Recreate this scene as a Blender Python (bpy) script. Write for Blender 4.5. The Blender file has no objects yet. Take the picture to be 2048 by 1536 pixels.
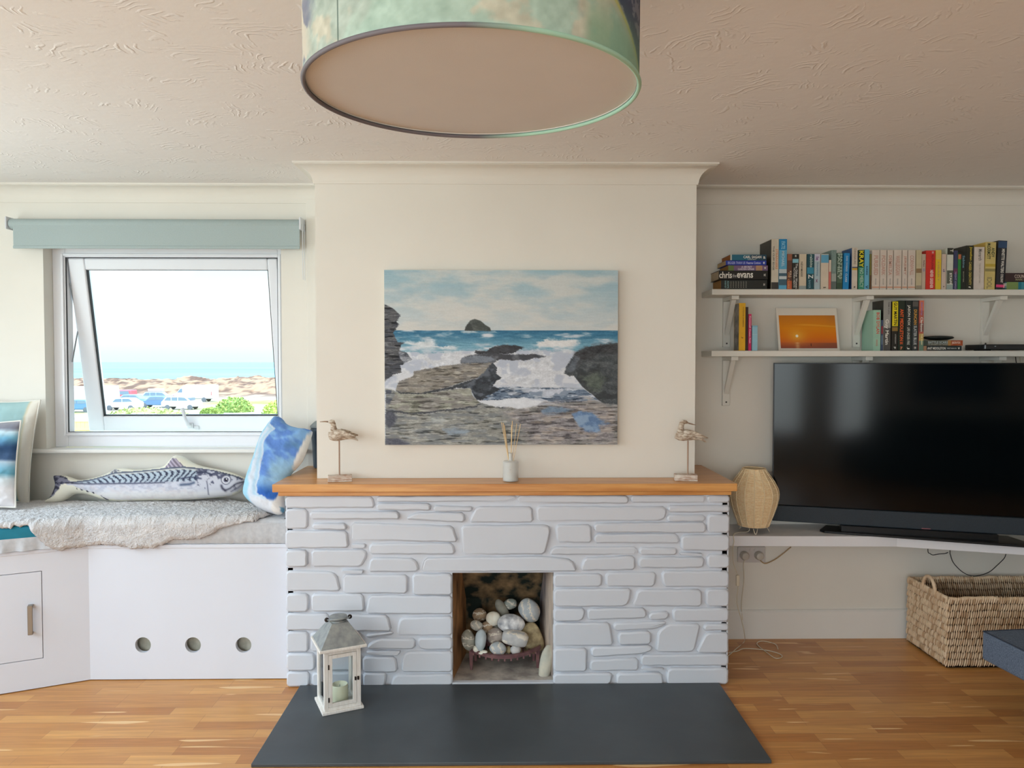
import bpy, bmesh, math, random
import numpy as np
from mathutils import Vector, Matrix
from mathutils.geometry import tessellate_polygon, delaunay_2d_cdt
random.seed(7)
scene = bpy.context.scene
PI = math.pi

# ------------------------------------------------------------------ camera
FPX, CAMH = 1500.0, 1.5
PITCH, YAW = math.radians(1.68), math.radians(-0.8)
cam_d = bpy.data.cameras.new('camera'); cam = bpy.data.objects.new('camera', cam_d)
scene.collection.objects.link(cam); scene.camera = cam
cam_d.sensor_width = 36.0; cam_d.lens = FPX / 2048 * 36; cam_d.clip_end = 20000; cam_d.clip_start = 0.05
cam.location = (0, 0, CAMH); cam.rotation_euler = (PI/2 - PITCH, 0, YAW)

# ------------------------------------------------------------------ sky, sun, exposure
world = bpy.data.worlds.new('World'); scene.world = world; world.use_nodes = True
wn = world.node_tree; wn.nodes.clear()
wo = wn.nodes.new('ShaderNodeOutputWorld'); wb = wn.nodes.new('ShaderNodeBackground')
wt = wn.nodes.new('ShaderNodeTexCoord'); wx = wn.nodes.new('ShaderNodeSeparateXYZ')
wr = wn.nodes.new('ShaderNodeValToRGB'); wr.color_ramp.interpolation = 'EASE'
el = wr.color_ramp.elements
el[0].position = 0.0; el[0].color = (0.76, 0.97, 0.98, 1)
el[1].position = 0.7; el[1].color = (0.52, 0.76, 1.0, 1)
e2 = el.new(0.085); e2.color = (0.90, 0.985, 1.0, 1)
e3 = el.new(0.04); e3.color = (0.99, 1.0, 1.0, 1)
e4 = el.new(0.14); e4.color = (0.74, 0.93, 1.0, 1)
wn.links.new(wt.outputs['Generated'], wx.inputs[0]); wn.links.new(wx.outputs['Z'], wr.inputs[0])
# sky behind the house made brighter than over the sea, to light the room
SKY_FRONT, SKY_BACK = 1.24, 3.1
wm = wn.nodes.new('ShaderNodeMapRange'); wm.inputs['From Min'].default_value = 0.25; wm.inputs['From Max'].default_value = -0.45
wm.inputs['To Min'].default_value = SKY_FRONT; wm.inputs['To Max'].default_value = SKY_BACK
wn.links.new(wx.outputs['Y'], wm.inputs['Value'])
# sky above the window's view brightened too, to light the reveal, sill and ceiling
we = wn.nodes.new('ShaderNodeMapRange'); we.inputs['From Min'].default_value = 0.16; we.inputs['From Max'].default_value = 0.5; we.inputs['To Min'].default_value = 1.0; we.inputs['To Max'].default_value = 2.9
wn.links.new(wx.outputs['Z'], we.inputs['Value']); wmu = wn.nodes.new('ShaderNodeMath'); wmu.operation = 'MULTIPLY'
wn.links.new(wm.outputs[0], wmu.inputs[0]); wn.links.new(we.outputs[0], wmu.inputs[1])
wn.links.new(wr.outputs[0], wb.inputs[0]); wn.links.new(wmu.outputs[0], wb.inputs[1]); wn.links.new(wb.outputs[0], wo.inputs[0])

def add_light(kind, name, loc, rot, energy, color, **kw):
    l = bpy.data.lights.new(name, kind); l.energy = energy; l.color = color
    for k, v in kw.items(): setattr(l, k, v)
    o = bpy.data.objects.new(name, l); scene.collection.objects.link(o); o.location = loc; o.rotation_euler = rot
    return o
sun = add_light('SUN', 'sun', (20, 0, 30), (0, 0, 0), 2.6, (1.0, 0.95, 0.86), angle=0.01)
sun.rotation_euler = Vector((-0.62, 0.04, -0.78)).to_track_quat('-Z', 'Y').to_euler()
# area lamps added inside the left bay and rear windows to boost the daylight
bay = add_light('AREA', 'bay_window_fill', (-3.16, 1.0, 1.62), (0, -PI/2, 0), 44, (0.86, 0.93, 1.0), shape='RECTANGLE', size=1.15, size_y=4.6)
rear_a = add_light('AREA', 'rear_window_fill', (-1.52, -2.97, 1.31), (PI/2+.12, 0, 0), 62, (0.92, 0.96, 1.0), shape='RECTANGLE', size=2.7, size_y=1.6)
rear_b = add_light('AREA', 'rear_window_fill', (.495, -2.97, 1.31), (PI/2+.12, 0, 0), 9, (0.92, 0.96, 1.0), shape='RECTANGLE', size=.40, size_y=1.6)

vs = scene.view_settings
vs.view_transform = 'Standard'; vs.look = 'None'; vs.gamma = 1.0; vs.use_curve_mapping = False
vs.exposure = -0.08

# ------------------------------------------------------------------ projection helpers (pixel of the 2048x1536 frame -> metric point on a real plane)
def ray(px, py):
    d = Vector((px - 1024, FPX, 768 - py))
    d.rotate(Matrix.Rotation(-PITCH, 3, 'X')); d.rotate(Matrix.Rotation(YAW, 3, 'Z')); return d
CO = Vector((0, 0, CAMH))
def on_y(px, py, Y): d = ray(px, py); return CO + d * (Y / d.y)
def on_z(px, py, Z): d = ray(px, py); return CO + d * ((Z - CAMH) / d.z)
def on_x(px, py, X): d = ray(px, py); return CO + d * (X / d.x)
def X_(px, Y): return on_y(px, 724, Y).x
def Z_(py, Y, px=1024): return on_y(px, py, Y).z

# ------------------------------------------------------------------ colours and materials
def lin(c):
    return tuple(((v/255.0)/12.92 if v/255.0 <= 0.04045 else ((v/255.0+0.055)/1.055)**2.4) for v in c)
MATS = {}
def mat(name, rgb, rough=0.6, metal=0.0, var=0.0, vscale=8.0, bump=0.0, bscale=60.0, bdist=0.002, spec=0.5, rgb2=None, trans=0.0, coat=0.0, stretch=None, detail=4.0):
    if name in MATS: return MATS[name]
    m = bpy.data.materials.new(name); m.use_nodes = True; nt = m.node_tree; b = nt.nodes['Principled BSDF']
    c = lin(rgb)
    b.inputs['Base Color'].default_value = (*c, 1); b.inputs['Roughness'].default_value = rough
    b.inputs['Metallic'].default_value = metal; b.inputs['Specular IOR Level'].default_value = spec
    if trans: b.inputs['Transmission Weight'].default_value = trans
    if coat: b.inputs['Coat Weight'].default_value = coat
    tc = nt.nodes.new('ShaderNodeTexCoord'); src = tc.outputs['Object']
    if stretch:
        mp = nt.nodes.new('ShaderNodeMapping'); mp.inputs['Scale'].default_value = stretch
        nt.links.new(src, mp.inputs[0]); src = mp.outputs[0]
    if var > 0 or rgb2 is not None:
        n = nt.nodes.new('ShaderNodeTexNoise'); n.inputs['Scale'].default_value = vscale; n.inputs['Detail'].default_value = detail
        nt.links.new(src, n.inputs['Vector'])
        r = nt.nodes.new('ShaderNodeValToRGB'); r.color_ramp.elements[0].position = 0.35; r.color_ramp.elements[1].position = 0.65
        a = c if rgb2 is not None else tuple(x*(1-var) for x in c)
        d = lin(rgb2) if rgb2 is not None else tuple(min(1, x*(1+var)) for x in c)
        r.color_ramp.elements[0].color = (*a, 1); r.color_ramp.elements[1].color = (*d, 1)
        nt.links.new(n.outputs['Fac'], r.inputs[0]); nt.links.new(r.outputs[0], b.inputs['Base Color'])
    if bump > 0:
        n2 = nt.nodes.new('ShaderNodeTexNoise'); n2.inputs['Scale'].default_value = bscale; n2.inputs['Detail'].default_value = 3
        nt.links.new(src, n2.inputs['Vector'])
        bp = nt.nodes.new('ShaderNodeBump'); bp.inputs['Strength'].default_value = bump; bp.inputs['Distance'].default_value = bdist
        nt.links.new(n2.outputs['Fac'], bp.inputs['Height']); nt.links.new(bp.outputs[0], b.inputs['Normal'])
    MATS[name] = m; return m
def mat_vcol(name, rough=0.7, bump=0.0, bscale=300.0, spec=0.3, bdist=0.001):
    if name in MATS: return MATS[name]
    m = mat(name, (200, 200, 200), rough, bump=bump, bscale=bscale, spec=spec, bdist=bdist); nt = m.node_tree
    a = nt.nodes.new('ShaderNodeVertexColor'); a.layer_name = 'Col'
    nt.links.new(a.outputs[0], nt.nodes['Principled BSDF'].inputs['Base Color']); return m
def pane_mat(name='clear_glass', tint=(1, 1, 1), refl=1.0):
    if name in MATS: return MATS[name]
    m = bpy.data.materials.new(name); m.use_nodes = True; nt = m.node_tree; nt.nodes.clear()
    o = nt.nodes.new('ShaderNodeOutputMaterial'); t = nt.nodes.new('ShaderNodeBsdfTransparent'); g = nt.nodes.new('ShaderNodeBsdfGlossy')
    t.inputs[0].default_value = (*tint, 1); g.inputs['Roughness'].default_value = 0.02
    f = nt.nodes.new('ShaderNodeFresnel'); f.inputs[0].default_value = 1.35
    mx = nt.nodes.new('ShaderNodeMixShader'); nt.links.new(f.outputs[0], mx.inputs[0]); nt.links.new(t.outputs[0], mx.inputs[1]); nt.links.new(g.outputs[0], mx.inputs[2])
    nt.links.new(mx.outputs[0], o.inputs[0]); MATS[name] = m; return m

# ------------------------------------------------------------------ object helpers
COL = scene.collection
MW = {}
def tag(o, label=None, cat=None, group=None, kind=None):
    if label: o['label'] = label
    if cat: o['category'] = cat
    if group: o['group'] = group
    if kind: o['kind'] = kind
    return o
def thing(name, label, cat, loc=(0, 0, 0), rz=0.0, group=None, rot=None):
    o = bpy.data.objects.new(name, None); COL.objects.link(o); o.empty_display_size = 0.05
    o.location = loc
    e = rot if rot else (0, 0, rz)
    o.rotation_euler = e
    from mathutils import Euler
    MW[o.name] = Matrix.Translation(Vector(loc)) @ Euler(e).to_matrix().to_4x4()
    return tag(o, label, cat, group)
def link_mesh(name, me, m, parent=None, world=True, smooth=False, bevel=0, bseg=2, auto=None):
    if parent is not None and world and parent.name in MW:
        me.transform(MW[parent.name].inverted())
    o = bpy.data.objects.new(name, me); COL.objects.link(o)
    if m is not None:
        for mm in (m if isinstance(m, (list, tuple)) else [m]): me.materials.append(mm)
    if parent is not None:
        o.parent = parent
        if parent.name in MW: MW[o.name] = MW[parent.name]
    else: MW[o.name] = Matrix.Identity(4)
    if smooth:
        for p in me.polygons: p.use_smooth = True
    if auto is not None:
        me.polygons.foreach_set('use_smooth', [True]*len(me.polygons)); me.set_sharp_from_angle(angle=math.radians(auto))
    if bevel:
        b = o.modifiers.new('Bevel', 'BEVEL'); b.width = bevel; b.segments = bseg; b.limit_method = 'ANGLE'; b.angle_limit = math.radians(40)
    return o
class MB:
    def __init__(s): s.v = []; s.f = []; s.mi = []; s.cur = 0
    def add(s, vs_, fs):
        n = len(s.v); s.v += [tuple(v) for v in vs_]
        for f in fs: s.f.append(tuple(i+n for i in f)); s.mi.append(s.cur)
        return s
    def box(s, a, b, M=None):
        x0, y0, z0 = a; x1, y1, z1 = b
        if x0 > x1: x0, x1 = x1, x0
        if y0 > y1: y0, y1 = y1, y0
        if z0 > z1: z0, z1 = z1, z0
        vs_ = [Vector(p) for p in [(x0,y0,z0),(x1,y0,z0),(x1,y1,z0),(x0,y1,z0),(x0,y0,z1),(x1,y0,z1),(x1,y1,z1),(x0,y1,z1)]]
        if M is not None: vs_ = [M @ v for v in vs_]
        return s.add(vs_, [(0,3,2,1),(4,5,6,7),(0,1,5,4),(1,2,6,5),(2,3,7,6),(3,0,4,7)])
    def prism(s, poly, axis, a, b, M=None):
        """poly: 2D outline; axis 'x','y' or 'z': extruded from a to b along it"""
        def P(p, t):
            v = {'x': (t, p[0], p[1]), 'y': (p[0], t, p[1]), 'z': (p[0], p[1], t)}[axis]
            return M @ Vector(v) if M is not None else Vector(v)
        n = len(poly)
        area = sum(poly[i][0]*poly[(i+1) % n][1]-poly[(i+1) % n][0]*poly[i][1] for i in range(n))
        if (area < 0) != (axis == 'y'): poly = poly[::-1]
        if a > b: a, b = b, a
        vs_ = [P(p, a) for p in poly] + [P(p, b) for p in poly]
        return s.add(vs_, [tuple(range(n))[::-1], tuple(range(n, 2*n))] + [(i, (i+1) % n, n+(i+1) % n, n+i) for i in range(n)])
    def tube(s, pts, r, seg=8, caps=True, rr=None):
        pts = [Vector(p) for p in pts]; n = len(pts); rings = []
        up = Vector((0, 0, 1)); prev = None
        for i, p in enumerate(pts):
            t = (pts[min(i+1, n-1)] - pts[max(i-1, 0)]).normalized()
            if prev is None:
                a = t.cross(up)
                if a.length < 1e-4: a = t.cross(Vector((1, 0, 0)))
                a.normalize()
            else:
                a = prev - t * prev.dot(t)
                if a.length < 1e-6: a = t.orthogonal()
                a.normalize()
            prev = a; b = t.cross(a)
            ri = rr[i] if rr else r
            rings.append([p + (a*math.cos(2*PI*k/seg) + b*math.sin(2*PI*k/seg))*ri for k in range(seg)])
        vs_ = [v for R in rings for v in R]; fs = []
        for i in range(n-1):
            for k in range(seg): fs.append((i*seg+k, i*seg+(k+1) % seg, (i+1)*seg+(k+1) % seg, (i+1)*seg+k))
        if caps: fs += [tuple(range(seg))[::-1], tuple(range((n-1)*seg, n*seg))]
        return s.add(vs_, fs)
    def lathe(s, prof, c=(0, 0, 0), seg=32, caps=True, M=None, sx=1.0, sy=1.0):
        vs_ = []; fs = []; c = Vector(c)
        for r, z in prof:
            for k in range(seg):
                v = Vector((r*math.cos(2*PI*k/seg)*sx, r*math.sin(2*PI*k/seg)*sy, z))
                if M is not None: v = M @ v
                vs_.append(v + c)
        for i in range(len(prof)-1):
            for k in range(seg): fs.append((i*seg+k, i*seg+(k+1) % seg, (i+1)*seg+(k+1) % seg, (i+1)*seg+k))
        if caps:
            if prof[0][0] > 1e-5: fs.append(tuple(range(seg))[::-1])
            if prof[-1][0] > 1e-5: fs.append(tuple(range((len(prof)-1)*seg, len(prof)*seg)))
        return s.add(vs_, fs)
    def ellipsoid(s, c, r, M=None, nu=12, nv=8):
        prof = []
        for i in range(nv+1):
            a = -PI/2 + PI*i/nv; prof.append((max(math.cos(a), 1e-4), math.sin(a)))
        vs_ = []; fs = []; c = Vector(c)
        for rr, z in prof:
            for k in range(nu):
                v = Vector((rr*math.cos(2*PI*k/nu)*r[0], rr*math.sin(2*PI*k/nu)*r[1], z*r[2]))
                if M is not None: v = M @ v
                vs_.append(v + c)
        for i in range(nv):
            for k in range(nu): fs.append((i*nu+k, i*nu+(k+1) % nu, (i+1)*nu+(k+1) % nu, (i+1)*nu+k))
        return s.add(vs_, fs)
    def build(s, name, m, parent=None, world=True, smooth=False, bevel=0, bseg=2, auto=None, merge=False):
        me = bpy.data.meshes.new(name); me.from_pydata(s.v, [], s.f); me.update()
        if any(s.mi): me.polygons.foreach_set('material_index', s.mi)
        if merge:
            bm = bmesh.new(); bm.from_mesh(me); bmesh.ops.remove_doubles(bm, verts=bm.verts, dist=1e-5); bm.to_mesh(me); bm.free()
        return link_mesh(name, me, m, parent, world, smooth, bevel, bseg, auto)
def grid_mesh(name, P, C, m, parent=None, world=True, smooth=True, closed_u=False):
    """P: (ny,nx,3) positions, C: (ny,nx,3) linear colours or None"""
    ny, nx = P.shape[:2]; me = bpy.data.meshes.new(name)
    idx = np.arange(nx*ny).reshape(ny, nx)
    if closed_u: idx = np.concatenate([idx, idx[:, :1]], 1)
    q = np.stack([idx[:-1, :-1], idx[:-1, 1:], idx[1:, 1:], idx[1:, :-1]], -1).reshape(-1, 4)
    me.vertices.add(nx*ny); me.vertices.foreach_set('co', P.reshape(-1).astype(np.float32))
    me.loops.add(len(q)*4); me.loops.foreach_set('vertex_index', q.reshape(-1).astype(np.int32))
    me.polygons.add(len(q)); me.polygons.foreach_set('loop_start', (np.arange(len(q))*4).astype(np.int32))
    me.update(calc_edges=True)
    if C is not None: set_col(me, C.reshape(-1, 3))
    return link_mesh(name, me, m, parent, world, smooth)
def set_col(me, C):
    at = me.color_attributes.new('Col', 'FLOAT_COLOR', 'POINT')
    at.data.foreach_set('color', np.concatenate([C, np.ones((len(C), 1))], 1).reshape(-1).astype(np.float32))
def copy_tree(o, parent=None):
    c = o.copy(); COL.objects.link(c)
    if parent is not None: c.parent = parent
    for ch in [x for x in bpy.data.objects if x.parent == o]: copy_tree(ch, c)
    return c
def textmesh(s, size, M, name, m, parent, align='CENTER', extrude=0.0002, sx=1.0, fit=None, fitw=None, bold=0.0):
    cu = bpy.data.curves.new('txt', 'FONT'); cu.body = s; cu.size = size; cu.align_x = align; cu.align_y = 'CENTER'; cu.extrude = extrude; cu.resolution_u = 2; cu.offset = bold
    o = bpy.data.objects.new('txt', cu); COL.objects.link(o)
    dg = bpy.context.evaluated_depsgraph_get(); me = bpy.data.meshes.new_from_object(o.evaluated_get(dg)); bpy.data.objects.remove(o); bpy.data.curves.remove(cu)
    if len(me.vertices) == 0: return None
    co = np.empty(len(me.vertices)*3); me.vertices.foreach_get('co', co); co = co.reshape(-1, 3)
    cx = (co[:, 0].min()+co[:, 0].max())/2; cy = (co[:, 1].min()+co[:, 1].max())/2
    w = co[:, 0].max()-co[:, 0].min(); h = co[:, 1].max()-co[:, 1].min()
    co[:, 0] -= cx; co[:, 1] -= cy
    if fit: co[:, 0] *= fit/w
    if fitw: co[:, 1] *= fitw/h
    me.vertices.foreach_set('co', co.reshape(-1)); me.transform(M)
    return link_mesh(name, me, m, parent)

# ------------------------------------------------------------------ numpy painting helpers
def _h(ix, iy, seed):
    n = (ix.astype(np.int64)*374761393 + iy.astype(np.int64)*668265263 + seed*974634777) & 0x7fffffff
    n = ((n ^ (n >> 13))*1274126177) & 0x7fffffff
    return ((n ^ (n >> 16)) & 0xffff)/65535.0
def vnoise(x, y, seed=0):
    ix = np.floor(x); iy = np.floor(y); fx = x-ix; fy = y-iy; fx = fx*fx*(3-2*fx); fy = fy*fy*(3-2*fy)
    a = _h(ix, iy, seed); b = _h(ix+1, iy, seed); c = _h(ix, iy+1, seed); d = _h(ix+1, iy+1, seed)
    return (a*(1-fx)+b*fx)*(1-fy)+(c*(1-fx)+d*fx)*fy
def fbm(x, y, seed=0, o=4):
    r = 0; a = 0.5
    for i in range(o): r = r + a*vnoise(x*2**i, y*2**i, seed+i*17); a *= 0.5
    return r/(1-0.5**o)
def inpoly(x, y, poly):
    ins = np.zeros(x.shape, bool); n = len(poly); j = n-1
    for i in range(n):
        xi, yi = poly[i]; xj, yj = poly[j]
        c = ((yi > y) != (yj > y)) & (x < (xj-xi)*(y-yi)/((yj-yi) or 1e-9)+xi)
        ins ^= c; j = i
    return ins
def sstep(a, b, x): t = np.clip((x-a)/(b-a), 0, 1); return t*t*(3-2*t)
def mixc(C, col, w):
    col = np.array(col, float); w = np.asarray(w, float)[..., None]; return C*(1-w)+col*w
def lin_arr(C):
    c = np.clip(C/255.0, 0, 1); return np.where(c <= 0.04045, c/12.92, ((c+0.055)/1.055)**2.4)
def polydist(x, y, poly):
    d = np.full(x.shape, 1e9); n = len(poly)
    for i in range(n):
        ax, ay = poly[i]; bx, by = poly[(i+1) % n]; dx, dy = bx-ax, by-ay; L = dx*dx+dy*dy or 1e-12
        t = np.clip(((x-ax)*dx+(y-ay)*dy)/L, 0, 1); d = np.minimum(d, np.hypot(x-ax-t*dx, y-ay-t*dy))
    return d
def smooth_poly(poly, it=2):
    for _ in range(it):
        q = []; n = len(poly)
        for i in range(n):
            a = poly[i]; b = poly[(i+1) % n]
            q += [(a[0]*.75+b[0]*.25, a[1]*.75+b[1]*.25), (a[0]*.25+b[0]*.75, a[1]*.25+b[1]*.75)]
        poly = q
    return poly
def puff(name, poly, O, U, W, N, T, colf, m, parent=None, step=0.006, p=0.5, dref=None, back=0.8, wrinkle=0.0):
    """stuffed textile: outline poly in metres along U,W from O, inflated by T along N on both sides"""
    xs = [q[0] for q in poly]; ys = [q[1] for q in poly]
    gx, gy = np.meshgrid(np.arange(min(xs), max(xs), step), np.arange(min(ys), max(ys), step))
    gx = gx.ravel(); gy = gy.ravel(); k = inpoly(gx, gy, poly); gx = gx[k]; gy = gy[k]
    d = polydist(gx, gy, poly); k = d > step*0.6; gx = gx[k]; gy = gy[k]
    pts = [Vector(q) for q in poly] + [Vector((a, b)) for a, b in zip(gx, gy)]
    n = len(poly)
    r = delaunay_2d_cdt(pts, [(i, (i+1) % n) for i in range(n)], [list(range(n))], 1, 1e-6)
    vv, ff = r[0], r[2]
    X = np.array([v.x for v in vv]); Y = np.array([v.y for v in vv])
    d = polydist(X, Y, poly); dm = dref or d.max(); h = T*np.clip(1-(1-np.clip(d/dm, 0, 1))**2, 0, 1)**p
    if wrinkle: h = h + wrinkle*(fbm(X*18, Y*18, 5)-0.5)*np.clip(d/dm*3, 0, 1)
    O = np.array(O); U = np.array(U); W = np.array(W); N = np.array(N)
    base = O + X[:, None]*U + Y[:, None]*W
    F = base + h[:, None]*N; B = base - back*h[:, None]*N
    edge = d < 1e-5; nv = len(vv); bi = np.arange(nv)+nv; bi[edge] = np.arange(nv)[edge]
    verts = [tuple(a) for a in F] + [tuple(a) for a in B]
    faces = [tuple(f) for f in ff] + [tuple(int(bi[i]) for i in f[::-1]) for f in ff]
    a, b, c = (F[i] for i in ff[0][:3])
    if np.dot(np.cross(b-a, c-a), N) < 0: faces = [f[::-1] for f in faces]
    me = bpy.data.meshes.new(name); me.from_pydata(verts, [], faces)
    C = lin_arr(colf(X, Y)); set_col(me, np.concatenate([C, C]))
    bm = bmesh.new(); bm.from_mesh(me); bmesh.ops.delete(bm, geom=[v for v in bm.verts if not v.link_faces], context='VERTS'); bm.to_mesh(me); bm.free()
    return link_mesh(name, me, m, parent, smooth=True)
def holed_plate(mb, outer, holes, y0, y1):
    loops = [outer] + holes
    flat = [p for l in loops for p in l]
    tris = tessellate_polygon([[Vector((p[0], p[1], 0)) for p in l] for l in loops])
    n = len(flat)
    vs_ = [(p[0], y0, p[1]) for p in flat] + [(p[0], y1, p[1]) for p in flat]
    fs = []
    for t in tris:
        a, b, c = [Vector((flat[i][0], 0, flat[i][1])) for i in t]
        if (b-a).cross(c-a).y > 0: t = t[::-1]
        fs.append(tuple(t)); fs.append(tuple(i+n for i in t[::-1]))
    k = 0
    for l in loops:
        for i in range(len(l)): a = k+i; b = k+(i+1) % len(l); fs.append((a, b, b+n, a+n))
        k += len(l)
    mb.add(vs_, fs)

def proj_px(P):
    P = np.asarray(P, float) - np.array([0, 0, CAMH]); c, s_ = math.cos(-YAW), math.sin(-YAW)
    x = c*P[..., 0]-s_*P[..., 1]; y = s_*P[..., 0]+c*P[..., 1]; cp, sp = math.cos(PITCH), math.sin(PITCH)
    y2 = cp*y-sp*P[..., 2]; z2 = sp*y+cp*P[..., 2]
    return 1024+FPX*x/y2, 768-FPX*z2/y2
# ================================================================== THE ROOM
WY = 4.02            # back wall
CY = 3.58            # chimney breast face
FY = 3.423           # fireplace face
CEIL = 2.427
XL, XR, YB = -3.2, 3.4, -3.0
M_wall = mat('wall_paint', (230, 226, 217), 0.75, var=0.015, vscale=3, bump=0.15, bscale=90, bdist=0.001, spec=0.25)
M_trim = mat('white_gloss_paint', (234, 232, 227), 0.4, var=0.01, vscale=5, spec=0.4)
M_upvc = mat('white_upvc', (233, 235, 240), 0.3, var=0.008, vscale=4, spec=0.45)
M_panel = mat('white_panel_paint', (216, 219, 228), 0.5, var=0.012, vscale=2.5, spec=0.3)

# floor: oak strips
def floor_mat():
    m = mat('oak_floor', (190, 130, 70), 0.32, spec=0.5); nt = m.node_tree; b = nt.nodes['Principled BSDF']
    tc = nt.nodes.new('ShaderNodeTexCoord')
    br = nt.nodes.new('ShaderNodeTexBrick'); br.offset = 0.37; br.offset_frequency = 3
    br.inputs['Scale'].default_value = 1.0; br.inputs['Brick Width'].default_value = 0.42; br.inputs['Row Height'].default_value = 0.066
    br.inputs['Mortar Size'].default_value = 0.0006; br.inputs['Mortar Smooth'].default_value = 0.3; br.inputs['Bias'].default_value = 0.0
    br.inputs['Color1'].default_value = (*lin((220, 162, 94)), 1); br.inputs['Color2'].default_value = (*lin((188, 124, 64)), 1)
    br.inputs['Mortar'].default_value = (*lin((150, 100, 56)), 1)
    nt.links.new(tc.outputs['Object'], br.inputs['Vector'])
    mp = nt.nodes.new('ShaderNodeMapping'); mp.inputs['Scale'].default_value = (2.5, 42, 1); nt.links.new(tc.outputs['Object'], mp.inputs[0])
    n = nt.nodes.new('ShaderNodeTexNoise'); n.inputs['Scale'].default_value = 1.6; n.inputs['Detail'].default_value = 6; n.inputs['Distortion'].default_value = 0.6
    nt.links.new(mp.outputs[0], n.inputs['Vector'])
    r = nt.nodes.new('ShaderNodeValToRGB'); r.color_ramp.elements[0].position = 0.3; r.color_ramp.elements[1].position = 0.75
    r.color_ramp.elements[0].color = (0.80, 0.76, 0.72, 1); r.color_ramp.elements[1].color = (1.08, 1.06, 1.02, 1)
    mx = nt.nodes.new('ShaderNodeMix'); mx.data_type = 'RGBA'; mx.blend_type = 'MULTIPLY'; mx.inputs[0].default_value = 1.0
    nt.links.new(n.outputs['Fac'], r.inputs[0]); nt.links.new(br.outputs['Color'], mx.inputs[6]); nt.links.new(r.outputs[0], mx.inputs[7])
    # pale sapwood streaks
    mp2 = nt.nodes.new('ShaderNodeMapping'); mp2.inputs['Scale'].default_value = (1.3, 15.15, 1); nt.links.new(tc.outputs['Object'], mp2.inputs[0])
    n3 = nt.nodes.new('ShaderNodeTexNoise'); n3.inputs['Scale'].default_value = 2.2; n3.inputs['Detail'].default_value = 0; nt.links.new(mp2.outputs[0], n3.inputs['Vector'])
    r3 = nt.nodes.new('ShaderNodeValToRGB'); r3.color_ramp.elements[0].position = 0.735; r3.color_ramp.elements[1].position = 0.75
    nt.links.new(n3.outputs['Fac'], r3.inputs[0])
    mx2 = nt.nodes.new('ShaderNodeMix'); mx2.data_type = 'RGBA'; nt.links.new(r3.outputs[0], mx2.inputs[0]); nt.links.new(mx.outputs[2], mx2.inputs[6]); mx2.inputs[7].default_value = (*lin((235, 192, 135)), 1)
    nt.links.new(mx2.outputs[2], b.inputs['Base Color'])
    bp = nt.nodes.new('ShaderNodeBump'); bp.inputs['Strength'].default_value = 0.25; bp.inputs['Distance'].default_value = 0.0006; bp.invert = True
    nt.links.new(br.outputs['Fac'], bp.inputs['Height']); nt.links.new(bp.outputs[0], b.inputs['Normal'])
    n4 = nt.nodes.new('ShaderNodeTexNoise'); n4.inputs['Scale'].default_value = 5; nt.links.new(tc.outputs['Object'], n4.inputs['Vector'])
    mr = nt.nodes.new('ShaderNodeMapRange'); mr.inputs['To Min'].default_value = 0.25; mr.inputs['To Max'].default_value = 0.42
    nt.links.new(n4.outputs['Fac'], mr.inputs['Value']); nt.links.new(mr.outputs[0], b.inputs['Roughness'])
    return m
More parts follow.
